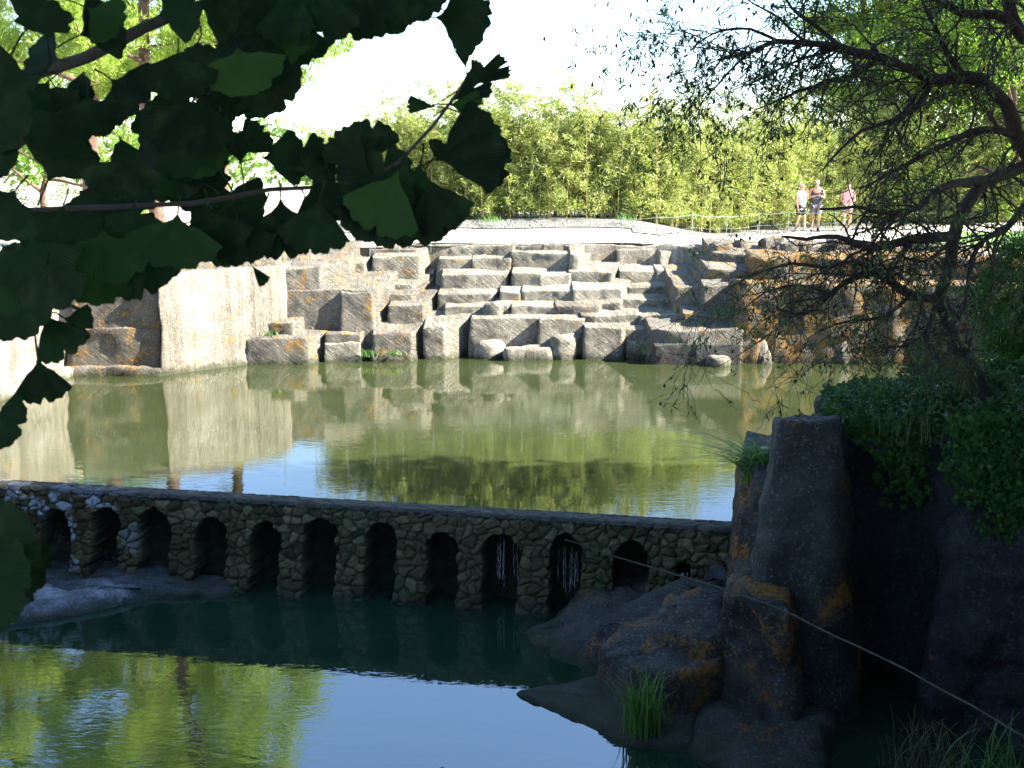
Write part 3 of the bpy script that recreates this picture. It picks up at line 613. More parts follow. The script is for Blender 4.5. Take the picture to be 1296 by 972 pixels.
# ---------------------------------------------------------------- trees
def grow(seed, height, r0, levels=3, spread=.55, first=.3, nb=(5, 4, 3), curve=.12, droop=.0, lenf=.62):
    """returns chains and tips"""
    r = random.Random(seed); ch = []; tips = []
    def limb(p, d, L, rad, lev):
        n = max(3, int(L / .45) if lev < 2 else 4); pts = [p.copy()]; rs = [rad]; q = p.copy(); dd = d.copy()
        for i in range(n):
            dd = (dd + Vector((r.gauss(0, curve), r.gauss(0, curve), r.gauss(0, curve) + (.03 if lev else .05) - droop * lev)))
            dd.normalize(); q = q + dd * (L / n); pts.append(q.copy()); rs.append(max(.006, rad * (1 - .75 * (i + 1) / n)))
        ch.append((pts, rs))
        if lev >= levels:
            tips.append((pts[-1], dd)); tips.append((pts[-2], dd)); return
        k = nb[min(lev, len(nb) - 1)]
        for j in range(k):
            f = first + (1 - first) * (j + .6) / k if lev == 0 else .25 + .75 * (j + .5) / k
            i = min(n - 1, int(f * n)); b = pts[i].lerp(pts[i + 1], f * n - i if f * n - i < 1 else 1)
            az = j * 2.4 + r.uniform(-.5, .5) + lev; base = (pts[i + 1] - pts[i]).normalized()
            s = base.orthogonal().normalized(); s.rotate(Matrix.Rotation(az, 3, base))
            nd = (base * (1 - spread) + s * spread * 1.25).normalized()
            limb(b, nd, L * lenf * r.uniform(.75, 1.15) * (1.15 - .45 * f if lev == 0 else 1), rs[i] * .6, lev + 1)
        tips.append((pts[-1], dd))
    limb(Vector((0, 0, -.2)), Vector((r.uniform(-.05, .05), r.uniform(-.05, .05), 1)), height, r0, 0)
    return ch, tips
def crown_leaves(tips, per, rad, L, W, seed, flat=.7, jitter=None):
    rng = np.random.default_rng(seed); C = []; Dv = []
    for p, d in tips:
        k = int(per * rng.uniform(.6, 1.3)); s = rad * rng.uniform(.6, 1.25)
        o = rng.normal(size=(k, 3)); o /= np.linalg.norm(o, axis=1, keepdims=True); o *= (rng.uniform(0, 1, (k, 1)) ** .45) * s; o[:, 2] *= flat
        C.append(np.array(p) + o); Dv.append(o / s + rng.normal(size=(k, 3)) * .7 + np.array([0, 0, -.1]))
    C = np.concatenate(C); Dv = np.concatenate(Dv); n = len(C)
    return leaves(C, Dv, L * rng.uniform(.6, 1.3, n), W * rng.uniform(.7, 1.2, n), rng)
def tree_proto(name, seed, height, r0, leafm, barkm, per, rad, L, W, crown='crown', **k):
    root = empty(name)
    ch, tips = grow(seed, height, r0, **k)
    V, Qt = tubes(ch, 6); link('trunk', mesh_np('trunk', V, Qt, smooth=True), M[barkm], root)
    V, Qt = crown_leaves(tips, per, rad, L, W, seed); link(crown, mesh_np(crown, V, Qt), M[leafm], root)
    return root
def pine_needles(tips, seed, per=26, rad=.42):
    """tufts of needles: bundles of slim upright blades"""
    rng = np.random.default_rng(seed); C = []; Dv = []
    for p, d in tips:
        for c in range(per):
            o = rng.normal(size=3); o /= np.linalg.norm(o); o *= rad * rng.uniform(.2, 1.0); o[2] *= .6
            base = np.array(p) + o; out = o / rad * .8 + np.array([0, 0, .75]); k = 7
            C.append(np.repeat(base[None], k, 0) + rng.normal(size=(k, 3)) * .03); Dv.append(out + rng.normal(size=(k, 3)) * .45)
    C = np.concatenate(C); Dv = np.concatenate(Dv); n = len(C)
    return leaves(C, Dv, rng.uniform(.12, .24, n), rng.uniform(.018, .034, n), rng)
def pine_proto(name, seed, height, r0, first, per=24, rad=.5, nb=(13, 6, 3), lenf=.27):
    root = empty(name); ch, tips = grow(seed, height, r0, 3, .72, first, nb, .09, -.03, lenf)
    ch = [(p, [x * (1 if i == 0 else .75) for x in r_]) for i, (p, r_) in enumerate(ch)]
    V, Qt = tubes(ch, 6); link('trunk', mesh_np('trunk', V, Qt, smooth=True), M['bark'], root)
    V, Qt = pine_needles(tips, seed, per, rad); link('crown', mesh_np('crown', V, Qt), M['pine'], root)
    return root
def stand(px_, D, sx=0): 
    x = (px_ - 648) / F * D * 1.0; return (x, D, float(land(np.array(x), np.array(D))) - .05)
pa = pine_proto('pine_tree', 11, 15.5, .26, .22, per=32, rad=.62)
pa.location = stand(120, 35); pa.rotation_euler[2] = 1; tag(pa, 'tall pine with a bare pinkish trunk behind the upper left leaves', 'tree', 'tall pines beyond the far rim')
pa.scale = (1.25, 1.25, 1.0)
pc = copy_tree(pa, stand(205, 32.5), 5.2, (.95, .95, .92)); tag(pc, 'pine in the middle of the left-hand group, nearest the rim', 'tree')
pc = copy_tree(pa, stand(288, 40.0), 2.9, (.95, .95, 1.05)); tag(pc, 'bright pine whose crown edge stands against the white sky, right of the other left-hand pines', 'tree')
pc = copy_tree(pa, stand(-30, 39), 4.4, (1.1, 1.1, 1.05)); tag(pc, 'pine at the left border of the picture, farthest from the bamboo', 'tree')
pb = pine_proto('pine_tree', 23, 12.5, .28, .25, per=26, rad=.6)
pb.location = stand(1085, 47); tag(pb, 'broad bright green pine rising behind the walkers and the gnarled tree', 'tree', 'tall pines beyond the far rim')
pc = copy_tree(pb, stand(1200, 54), 2.0, (1.15, 1.15, 1.15)); tag(pc, 'pine at the right, half hidden behind the gnarled tree, farther than its bright neighbour', 'tree')

tb = tree_proto('broadleaf_tree', 31, 8.2, .22, 'broadl', 'bark', 70, .72, .15, .09, first=.16, nb=(8, 5, 4))
GT = 'leafy trees behind the walkers'
tb.location = stand(1180, 45.5); tag(tb, 'leafy bright green tree directly right of the walkers, behind the fence', 'tree', GT)
for px_, D, rz, s, lb in ((1270, 50, 1.3, 1.15, 'leafy tree at the right border, standing above the lawn'), (1335, 54, 2.6, 1.3, 'tall leafy tree just beyond the right border of the picture'), (1120, 50, 4.0, .95, 'leafy tree behind the pink-topped walker, farther back than its neighbours'),
                          (60, 47, 3.3, .75, 'low leafy tree behind the pine trunks at the far left'), (190, 50, .7, .6, 'low leafy tree between the left pines, seen through the gaps in the leaves'), (1305, 43.2, 0, .95, 'leafy tree at the right border, nearest the lawn, shading the bamboo behind the walkers'), (1230, 52, 5.1, 1.4, 'tallest leafy tree at the back right, its top against the sky')):
    c = copy_tree(tb, stand(px_, D), rz, (s, s, s)); tag(c, lb, 'tree')
# the tall dark evergreens on the near right bank; they shade the dam, the lower pool and the viewer
ts = tree_proto('evergreen_tree', 41, 10.5, .3, 'dark', 'barkd', 130, 1.0, .34, .2, first=.12, nb=(9, 5, 4))
GS = 'tall evergreens on the near bank that shade the lower pool'
SH = [(10.8, 5.6, 1.15), (14.2, 7.9, 1.15), (14.2, 11.1, 1.15), (9.5, 1.0, 1.1), (17, 3.6, 1.5), (18.8, 5.6, 1.5), (19.6, 9.3, 1.15), (9.5, -4, 1.2), (4, -7.5, 1.15), (-3, -7.5, 1.15), (-9.5, -5, 1.1), (14.5, -3, 1.5), (24, 2, 1.7), (-13.5, -1, 1.1)]
LB = ['beside the ivy cliff', 'right of the gnarled tree', 'at the shore past the gnarled tree', 'on the bank right of the viewer', 'second row beside the ivy cliff', 'second row right of the gnarled tree', 'second row at the pool shore', 'behind the viewer to the right',
      'close behind the viewer', 'behind the viewer to the left', 'on the bank left of the viewer', 'behind the viewer at far right', 'third row beside the ivy cliff', 'on the left bank of the lower pool']
for i, (x, y, s) in enumerate(SH):
    o = ts if i == 0 else copy_tree(ts)
    o.location = (x, y, float(land(np.array(x), np.array(y))) - .1); o.rotation_euler = (0, 0, i * 1.9); o.scale = (s * .66, s * .66, s * 1.06)
    tag(o, 'tall dark evergreen outside the picture, ' + LB[i], 'tree', GS)

# bamboo
def bamboo_proto(seed, h, w_, n=16, plume=470):
    r = random.Random(seed); rng = np.random.default_rng(seed); root = empty('bamboo_clump'); ch = []; C = []; Dv = []
    for k in range(n):
        x, y = r.gauss(0, w_ * .4), r.gauss(0, .3); H = h * r.uniform(.62, 1.05); a = Vector((r.gauss(0, .22), r.gauss(-.12, .16), 0)); pts = []
        for i in range(9):
            f = i / 8; pts.append(Vector((x, y, 0)) + a * (f ** 2.2) * H * .45 + Vector((0, 0, H * (f - .06 * f ** 4))))
        ch.append((pts, [.014 * (1 - .8 * i / 8) for i in range(9)]))
        for m in range(19):   # leafy side sprays, longest in the middle
            f = r.uniform(.04, 1.0); i = min(7, int(f * 8)); b = pts[i].lerp(pts[i + 1], f * 8 - i)
            az = r.uniform(0, 2 * PI); ln = .55 * (1.22 - f) ** .45 * r.uniform(.5, 1.2) + .08; d = Vector((math.cos(az), math.sin(az), r.uniform(.35, 1.0))).normalized()
            q = int(plume / 19 * (.6 + ln)); tt = rng.uniform(.1, 1, q)
            c = np.array(b)[None] + np.array(d)[None] * (tt * ln)[:, None] - np.array([0, 0, .22])[None] * (tt ** 2 * ln)[:, None] + rng.normal(size=(q, 3)) * .045
            C.append(c); Dv.append(np.array(d)[None] * .9 + rng.normal(size=(q, 3)) * .55 + np.array([0, 0, -.25]))
    C = np.concatenate(C); Dv = np.concatenate(Dv); m = len(C)
    V, Qt = tubes(ch, 4); link('canes', mesh_np('canes', V, Qt, smooth=True), M['culm'], root)
    V, Qt = leaves(C, Dv, rng.uniform(.11, .23, m), rng.uniform(.018, .034, m), rng); link('foliage', mesh_np('foliage', V, Qt), M['bamboo'], root)
    return root
BP = [bamboo_proto(50 + i, 3.5 + .35 * i, 1.15) for i in range(4)]
used = [False] * 4; rb = random.Random(8); nbm = 0
GB = 'bamboo clumps in the tall screen behind the path'
row = [(430, 35.2), (520, 35.0), (600, 35.0), (700, 35.1), (800, 35.8), (880, 37.0), (950, 39.4), (1010, 41.6), (1080, 43.6), (1160, 45.0), (1300, 45.5)]
WORDS_ = ['feathery', 'dense', 'arching', 'yellowish', 'ragged', 'upright', 'drooping', 'bushy']
def rowD(px_):
    for (a, d0), (b, d1) in zip(row, row[1:]):
        if a <= px_ <= b: return d0 + (d1 - d0) * (px_ - a) / (b - a)
    return row[0][1] if px_ < row[0][0] else row[-1][1]
for rowk, (dd, sc, stp) in enumerate(((0.0, 1.10, 30), (.9, 1.05, 36), (1.9, 1.06, 44))):
    px_ = 425 + rowk * 11; k = 0
    while px_ < 1310:
        i = rb.randrange(4); D = rowD(px_) + dd + rb.uniform(-.25, .3); s = .90 * sc * rb.uniform(.84, 1.16) * (1.0 if px_ < 930 else 1.1) * (.86 if px_ < 520 else 1)
        o = BP[i] if not used[i] else copy_tree(BP[i]); used[i] = True
        o.location = stand(px_, D); o.rotation_euler = (0, 0, rb.uniform(-.5, .5) + (PI if rb.random() < .3 and rowk else 0)); o.scale = (s * rb.uniform(.9, 1.15), s, s)
        rn = ('front row', 'middle row', 'back row')[rowk]; k += 1; nbm += 1
        ordn = ['first', 'second', 'third', 'fourth', 'fifth', 'sixth', 'seventh', 'eighth', 'ninth', 'tenth', 'eleventh', 'twelfth', 'thirteenth', 'fourteenth', 'fifteenth', 'sixteenth', 'seventeenth', 'eighteenth', 'nineteenth', 'twentieth', 'twenty-first', 'twenty-second', 'twenty-third', 'twenty-fourth', 'twenty-fifth', 'twenty-sixth', 'twenty-seventh', 'twenty-eighth', 'twenty-ninth', 'thirtieth'][k - 1]
        tag(o, f'{WORDS_[(k + rowk * 3) % 8]} bamboo clump, {ordn} from the left in the {rn} behind the path', 'bamboo', GB)
        px_ += stp * rb.uniform(.8, 1.2)
# far wood on the skyline
rng = np.random.default_rng(77); C = []
for k in range(520):
    x = rng.uniform(-150, 160); y = rng.uniform(95, 150); hh = rng.uniform(3, 6.5); s = rng.uniform(1.5, 3.2); m = 60
    o = rng.normal(size=(m, 3)); o /= np.linalg.norm(o, axis=1, keepdims=True); o *= rng.uniform(.7, 1, (m, 1)) * s; C.append(np.array([x, y, 2.6 + hh * rng.uniform(.3, 1)]) + o)
C = np.concatenate(C); V, Qt = leaves(C, rng.normal(size=C.shape), rng.uniform(.5, 1.1, len(C)), rng.uniform(.4, .7, len(C)), rng)
tag(link('distant_wood', mesh_np('distant_wood', V, Qt), M['broad']), 'low far-off wood along the skyline beyond the quarry', 'wood', kind='stuff')
# pylon far away
def pylon():
    p = pd(412, 190, 160); H = 9; ch = []
    for a, b in ((-1, -1), (1, -1), (1, 1), (-1, 1)): ch.append(([Vector((a * 1.3, b * 1.3, 0)), Vector((a * .25, b * .25, H))], [.05, .04]))
    for k in range(7):
        z0, z1 = H * k / 7, H * (k + 1) / 7; w0, w1 = 1.3 - 1.05 * k / 7, 1.3 - 1.05 * (k + 1) / 7
        for s in (-1, 1): ch += [([Vector((-w0, s * w0, z0)), Vector((w1, s * w1, z1))], [.03, .03]), ([Vector((w0, s * w0, z0)), Vector((-w1, s * w1, z1))], [.03, .03])]
    V, Q_ = tubes(ch, 4); root = empty('pylon', (p.x, p.y, 2.4), label='faint steel lattice pylon far off, between the pine and the bamboo', cat='pylon')
    link('tower', mesh_np('tower', V, Q_), M['pylon'], root)
    for z, w_ in ((6.4, 3.2), (7.8, 2.6)):
        V, Q_ = tubes([([Vector((-w_, 0, z)), Vector((0, 0, z + .4)), Vector((w_, 0, z))], [.04, .08, .04])], 4); link('cross_arm', mesh_np('cross_arm', V, Q_), M['pylon'], root)
pylon()

# ---------------------------------------------------------------- fence along the rim
fence = empty('wire_fence', tuple(pd(700, 316, 29.8)), label='low fence of thin metal posts and two wires along the quarry rim', cat='fence')
FP = [(350, 28.6), (392, 28.9), (432, 29.3), (468, 30.4), (505, 31.0), (545, 31.5), (583, 31.8), (622, 31.8), (661, 31.8), (703, 31.8), (747, 31.8), (787, 32.0), (831, 32.4), (876, 33.3), (919, 34.8), (960, 36.6), (997, 37.8), (1056, 38.3), (1084, 38.5), (1133, 38.4), (1209, 37.5), (1283, 35), (1330, 33)]
tops = []
for a, D in FP:
    x = (a - 648) / F * D * 1.0; z = float(land(np.array(x), np.array(D)));
    x = px2x(a, D, z); b = Vector((x, D, z - .15)); t_ = Vector((x, D, z + .74)); tops.append((b, t_))
    V, Q_ = tubes([([b, t_], [.011, .011]), ([t_, t_ + Vector((0, 0, .02))], [.014, .008])], 6); world('post', V, Q_, None, M['post'], fence)
for f, nm in ((.97, 'top_wire'), (.55, 'lower_wire')):
    pts = []
    for (b, t_), (b2, t2) in zip(tops, tops[1:]):
        p, q = b.lerp(t_, f), b2.lerp(t2, f)
        for i in range(4): pts.append(p.lerp(q, i / 4) - Vector((0, 0, .03 * math.sin(PI * i / 4))))
    V, Q_ = tubes([(pts, [.006 if f > .9 else .0035] * len(pts))], 5); world(nm, V, Q_, None, M['wire'], fence)

# ---------------------------------------------------------------- people
def skin_mesh(joints, edges, lev=2):
    me = bpy.data.meshes.new('s'); names = list(joints); idx = {n: i for i, n in enumerate(names)}
    me.from_pydata([joints[n][0] for n in names], [(idx[a], idx[b]) for a, b in edges], []); o = bpy.data.objects.new('s', me); COL.objects.link(o)
    o.modifiers.new('sk', 'SKIN'); sub = o.modifiers.new('su', 'SUBSURF'); sub.levels = lev; sub.render_levels = lev
    for i, n in enumerate(names):
        r_ = joints[n][1]; me.skin_vertices[0].data[i].radius = r_ if isinstance(r_, tuple) else (r_, r_)
    me.skin_vertices[0].data[0].use_root = True
    dg = bpy.context.evaluated_depsgraph_get(); dg.update(); out = bpy.data.meshes.new_from_object(o.evaluated_get(dg)); bpy.data.objects.remove(o)
    for p in out.polygons: p.use_smooth = True
    out.materials.clear(); return out
M['skin'] = simple('tanned_skin', (.50, .27, .18), .6, .06, 20)
for nme, c_ in (('cloth_white', (.75, .74, .74)), ('cloth_navy', (.045, .05, .075)), ('cloth_pink', (.72, .38, .40)), ('cloth_black', (.02, .02, .022)), ('cloth_grey', (.16, .15, .16)), ('hair_grey', (.45, .43, .42)), ('shoe_white', (.7, .68, .66)), ('hair_dark', (.05, .035, .025)), ('print_grey', (.2, .2, .22))): M[nme] = simple(nme, c_, .85, .12, 25)
def person(loc, facing, hgt, label, pose, top, shorts, shoes, head, female=False):
    root = empty('person', loc, facing, label=label, cat='person', group='walkers on the path'); root.scale = (hgt / 1.75,) * 3
    sw = .165 if female else .19; hw = .09
    # faces -Y before turning; pose: step (stride), hands {L:(elbow, hand), R:(...)}
    st_ = pose.get('step', .0)
    J = {'pelvis': ((0, 0, .93), (.15, .105)), 'belly': ((0, -.01, 1.06), (.135, .10)), 'chest': ((0, 0, 1.27), (.16 if not female else .145, .11)), 'neck0': ((0, .01, 1.43), (.075, .065)), 'neck': ((0, 0, 1.50), .052),
         'head': ((0, -.025, 1.60), (.075, .09)), 'crownh': ((0, -.01, 1.68), (.07, .082))}
    E = [('pelvis', 'belly'), ('belly', 'chest'), ('chest', 'neck0'), ('neck0', 'neck'), ('neck', 'head'), ('head', 'crownh')]
    for s, n in ((-1, 'R'), (1, 'L')):
        f = st_ * s
        hip = Vector((s * hw, 0, .88)); foot = Vector((s * (hw + .01), -f, .075)); knee = Vector((s * (hw + .01), -f * .5 - .05, .48))
        J['hip' + n] = (tuple(hip), (.092, .098)); J['thigh' + n] = (tuple(hip.lerp(knee, .5)), .078); J['knee' + n] = (tuple(knee), .055); J['calf' + n] = (tuple(knee.lerp(foot, .35) + Vector((0, .015, 0))), .056)
        J['ankle' + n] = (tuple(foot), .036); J['toe' + n] = (tuple(foot + Vector((s * .01, -.15, -.04))), (.035, .028))
        E += [('pelvis', 'hip' + n), ('hip' + n, 'thigh' + n), ('thigh' + n, 'knee' + n), ('knee' + n, 'calf' + n), ('calf' + n, 'ankle' + n), ('ankle' + n, 'toe' + n)]
        el, ha = pose[n]; sh = Vector((s * sw, .01, 1.40)); el = Vector(el); ha = Vector(ha)
        J['sh' + n] = (tuple(sh), .056); J['el' + n] = (tuple(el), .038); J['fore' + n] = (tuple(el.lerp(ha, .35)), .036); J['wr' + n] = (tuple(ha), .026)
        d = (ha - el).normalized(); J['palm' + n] = (tuple(ha + d * .06), (.035, .02))
        E += [('neck0', 'sh' + n), ('sh' + n, 'el' + n), ('el' + n, 'fore' + n), ('fore' + n, 'wr' + n), ('wr' + n, 'palm' + n)]
        side = d.cross(Vector((0, 0, 1))).normalized() if abs(d.z) < .9 else Vector((0, 1, 0)) * 1.0
        for k in range(4):
            a = ha + d * .085 + side * (k - 1.5) * .019; m = a + d * (.045 - .006 * abs(k - 1.3)); tip = m + (d * .6 + Vector((-s * .6, -.2, 0))).normalized() * .03
            J[f'f{k}a' + n] = (tuple(m), .009); J[f'f{k}b' + n] = (tuple(tip), .008); E += [('palm' + n, f'f{k}a' + n), (f'f{k}a' + n, f'f{k}b' + n)]
        th = ha + d * .03 - side * .04; J['th' + n] = (tuple(th), .011); J['thb' + n] = (tuple(th + d * .035), .009); E += [('wr' + n, 'th' + n), ('th' + n, 'thb' + n)]
    # root vertex first
    body = skin_mesh(J, E); b = link('body', body, M['skin'], root)
    def sub(keys, edges, grow_, name, mat, extra=None):
        JJ = {}
        for k in keys:
            p, r_ = J[k]; JJ[k] = (p, tuple(x + grow_ for x in r_) if isinstance(r_, tuple) else r_ + grow_)
        if extra: JJ.update(extra)
        return link(name, skin_mesh(JJ, edges), M[mat], root)
    sleeve = pose.get('sleeve', .0)
    tk = ['pelvis', 'belly', 'chest', 'neck0']; te = [('pelvis', 'belly'), ('belly', 'chest'), ('chest', 'neck0')]; ex = {'neck0': ((0, .0, 1.41), (.12, .10)), 'chest': ((0, -.005, 1.27), (.20, .15))}
    for n in 'LR':
        s = 1 if n == 'L' else -1; p = Vector(J['sh' + n][0]); q = Vector(J['el' + n][0])
        if sleeve: ex['sl' + n] = (tuple(p), .072); ex['se' + n] = (tuple(p.lerp(q, sleeve)), .068); te += [('chest', 'sl' + n), ('sl' + n, 'se' + n)]
        else: ex['sl' + n] = ((s * sw * .72, .01, 1.40), .068); te += [('chest', 'sl' + n)]
    ex['hem'] = ((0, 0, .90), (.185, .145)); te += [('hem', 'pelvis')]
    sub(tk, te, .028, 'shirt', top, ex)
    ks = ['pelvis']; se = []; ex = {'pelvis': ((0, 0, .93), (.165, .13))}; 
    for n in 'LR':
        h_ = Vector(J['hip' + n][0]); k_ = Vector(J['knee' + n][0]); f = pose.get('short', .6)
        ex['a' + n] = (tuple(h_ + Vector((0, 0, -.02))), .125); ex['b' + n] = (tuple(h_.lerp(k_, f)), .108); se += [('pelvis', 'a' + n), ('a' + n, 'b' + n)]
    sub(ks, se, .0, 'shorts', shorts, ex)
    for n in 'LR':
        p = Vector(J['ankle' + n][0]); tpt = Vector(J['toe' + n][0])
        link('shoe', skin_mesh({'a': (tuple(p + Vector((0, .04, -.03))), (.046, .04)), 'b': (tuple(p.lerp(tpt, .6)), (.05, .04)), 'c': (tuple(tpt + Vector((0, -.03, .0))), (.044, .03))}, [('a', 'b'), ('b', 'c')]), M[shoes], root)
    # face: nose, ears, brows are part of the head's silhouette
    link('nose', skin_mesh({'a': ((0, -.115, 1.625), .012), 'b': ((0, -.132, 1.597), .016)}, [('a', 'b')], 1), M['skin'], root)
    for s in (-1, 1):
        link('ear', skin_mesh({'a': ((s * .078, -.005, 1.62), (.01, .02)), 'b': ((s * .078, 0, 1.585), (.01, .014))}, [('a', 'b')], 1), M['skin'], root)
        link('eye', skin_mesh({'a': ((s * .032, -.107, 1.62), .009), 'b': ((s * .036, -.106, 1.62), .009)}, [('a', 'b')], 1), M['cloth_black'], root)
    link('mouth', skin_mesh({'a': ((-.02, -.112, 1.56), .006), 'b': ((.02, -.112, 1.56), .006)}, [('a', 'b')], 1), M['hair_dark'], root)
    kind, hm = head
    if kind == 'hair':
        link('hair', skin_mesh({'a': ((0, .03, 1.56), (.078, .07)), 'b': ((0, .025, 1.64), (.094, .095)), 'c': ((0, -.005, 1.705), (.085, .095))}, [('a', 'b'), ('b', 'c')]), M[hm], root)
    else:
        link('cap', skin_mesh({'a': ((0, .0, 1.665), (.096, .108)), 'b': ((0, -.005, 1.72), (.08, .09))}, [('a', 'b')]), M[hm], root)
        link('cap_peak', skin_mesh({'a': ((0, -.09, 1.655), (.07, .012)), 'b': ((0, -.165, 1.645), (.055, .010))}, [('a', 'b')]), M[hm], root)
        link('hair', skin_mesh({'a': ((0, .05, 1.56), (.062, .04)), 'b': ((0, .045, 1.62), (.08, .06))}, [('a', 'b')]), M['hair_dark'], root)
    return root
def ppos(px_, D):
    x = (px_ - 648) / F * D * 1.0; z = float(land(np.array(x), np.array(D))) + .02; return (px2x(px_, D, z), D, z)
p1 = person(ppos(1012, 39.2), .75, 1.70, 'grey-haired walker in a printed white T-shirt and dark shorts, hand raised to the mouth', {'step': .13, 'sleeve': .55, 'short': .8, 'L': ((.24, -.12, 1.14), (.06, -.20, 1.42)), 'R': ((-.26, .03, 1.12), (-.25, -.03, .86))}, 'cloth_white', 'cloth_black', 'shoe_white', ('hair', 'hair_grey'), True)
V, Q_ = tubes([([Vector((-.06 + .04 * k, -.135 - .004 * (k % 2), 1.33)), Vector((-.04 + .045 * k, -.142, 1.22)), Vector((-.05 + .03 * k, -.14, 1.12))], [.012, .02, .01]) for k in range(4)], 4)
link('shirt_print', mesh_np('shirt_print', V, Q_), M['print_grey'], p1)
p2 = person(ppos(1031, 39.6), -.15, 1.80, 'walker in a white cap and dark navy sleeveless top, both hands at chest height', {'step': .12, 'short': .85, 'L': ((.27, -.06, 1.12), (.10, -.28, 1.19)), 'R': ((-.27, -.06, 1.12), (-.05, -.28, 1.20))}, 'cloth_navy', 'cloth_grey', 'shoe_white', ('cap', 'cloth_white'))
p3 = person(ppos(1071, 39.2), -.3, 1.72, 'walker in a pink sleeveless top, black cap and grey shorts, striding alone', {'step': -.20, 'short': .55, 'L': ((.23, -.03, 1.12), (.08, -.20, .93)), 'R': ((-.24, .0, 1.12), (-.06, -.20, .92))}, 'cloth_pink', 'cloth_grey', 'shoe_white', ('cap', 'cloth_black'), True)

# ---------------------------------------------------------------- the gnarled almond tree on the right bank
def almond():
    r = random.Random(12); ch = []; tw = []
    base = Vector((7.3, 14.0, 2.2))
    root = empty('almond_tree', tuple(base), label='gnarled dark tree with tangled drooping branches and sparse leaves, on the right bank', cat='tree')
    def P(a, b, D): return pd(a, b, D)
    limbs = [  # (points, start radius, end radius)
        ([P(1262, 520, 12.6), P(1235, 470, 12.6), P(1213, 440, 12.6), P(1198, 405, 12.5), P(1187, 380, 12.5)], .085, .06),
        ([P(1187, 380, 12.5), P(1154, 373, 12.3), P(1130, 358, 12.1), P(1108, 345, 12.0), P(1075, 352, 11.8), P(1050, 372, 11.7), P(1032, 392, 11.6), P(1005, 398, 11.5), P(985, 392, 11.4)], .05, .012),
        ([P(1187, 380, 12.5), P(1200, 350, 12.4), P(1205, 305, 12.3), P(1222, 262, 12.4), P(1252, 228, 12.6), P(1310, 205, 12.9)], .055, .075),
        ([P(1310, 205, 12.9), P(1285, 170, 12.7), P(1274, 135, 12.6), P(1250, 108, 12.5), P(1224, 98, 12.4), P(1178, 99, 12.2), P(1150, 88, 12.1), P(1117, 77, 11.9), P(1064, 60, 11.7), P(1020, 54, 11.5), P(985, 52, 11.4), P(950, 66, 11.2), P(915, 74, 11.1)], .10, .013),
        ([P(1330, 60, 13), P(1296, 45, 12.8), P(1280, 22, 12.7), P(1272, -20, 12.6)], .09, .07),
        ([P(1296, 50, 12.8), P(1262, 20, 12.5), P(1220, 18, 12.4), P(1190, 2, 12.3), P(1165, -20, 12.2)], .05, .03),
        ([P(1206, 300, 12.3), P(1180, 300, 12.1), P(1150, 303, 12), P(1128, 310, 11.9), P(1100, 314, 11.8), P(1078, 306, 11.7), P(1060, 300, 11.6), P(1020, 303, 11.4), P(990, 300, 11.3)], .05, .010),
        ([P(1250, 228, 12.6), P(1215, 232, 12.2), P(1190, 238, 12.0), P(1165, 262, 11.9), P(1120, 268, 11.7), P(1080, 264, 11.5), P(1040, 266, 11.4)], .045, .010),
        ([P(1178, 99, 12.2), P(1165, 130, 12.0), P(1130, 150, 11.8), P(1090, 165, 11.7), P(1060, 190, 11.5), P(1040, 215, 11.4)], .03, .007),
        ([P(1224, 98, 12.4), P(1200, 70, 12.1), P(1190, 40, 12.0), P(1170, 10, 11.9), P(1160, -20, 11.9)], .035, .01),
        ([P(1117, 77, 11.9), P(1080, 95, 11.7), P(1030, 110, 11.5), P(990, 125, 11.4), P(955, 140, 11.3)], .025, .006),
        ([P(1285, 170, 12.7), P(1240, 165, 12.4), P(1200, 180, 12.1), P(1160, 200, 12.0), P(1120, 225, 11.8), P(1085, 240, 11.7)], .04, .008),
        ([P(1300, 260, 12.9), P(1270, 290, 12.6), P(1240, 310, 12.3), P(1225, 350, 12.2), P(1222, 395, 12.1)], .04, .01),
        ([P(1108, 345, 12.0), P(1080, 330, 11.8), P(1040, 340, 11.6), P(1000, 335, 11.5), P(960, 345, 11.4), P(935, 358, 11.3)], .025, .006),
        ([P(1064, 60, 11.7), P(1030, 30, 11.6), P(1000, 10, 11.5), P(985, -25, 11.5)], .022, .008),
        ([P(1187, 380, 12.5), P(1170, 420, 12.2), P(1130, 440, 12.0), P(1100, 425, 11.9)], .02, .006),
        ([P(1310, 205, 12.9), P(1345, 320, 13.2), tuple(base + Vector((.1, 0, .2)))], .12, .17),
        ([P(1310, 205, 12.9), P(1330, 130, 12.9), P(1330, 60, 13)], .12, .09),
    ]
    limbs += [([P(985, 52, 11.4), P(950, 40, 11.3), P(915, 36, 11.2), P(885, 52, 11.1), P(868, 72, 11.0)], .014, .005), ([P(950, 66, 11.2), P(920, 95, 11.1), P(895, 118, 11.0), P(882, 140, 11.0)], .012, .004), ([P(1020, 54, 11.5), P(985, 22, 11.4), P(955, 5, 11.3), P(930, -10, 11.2)], .014, .005),
              ([P(1064, 60, 11.7), P(1000, 80, 11.5), P(960, 100, 11.4), P(930, 112, 11.3)], .016, .005), ([P(1050, 372, 11.7), P(1010, 360, 11.6), P(970, 370, 11.5), P(940, 392, 11.4)], .014, .005), ([P(1154, 373, 12.3), P(1120, 400, 12.1), P(1080, 405, 12.0), P(1040, 420, 11.9)], .02, .006), ([P(1205, 305, 12.3), P(1170, 330, 12.1), P(1140, 325, 12.0), P(1110, 335, 11.9)], .02, .006)]
    sub1 = []; leafC = []; leafD = []; nuts = []
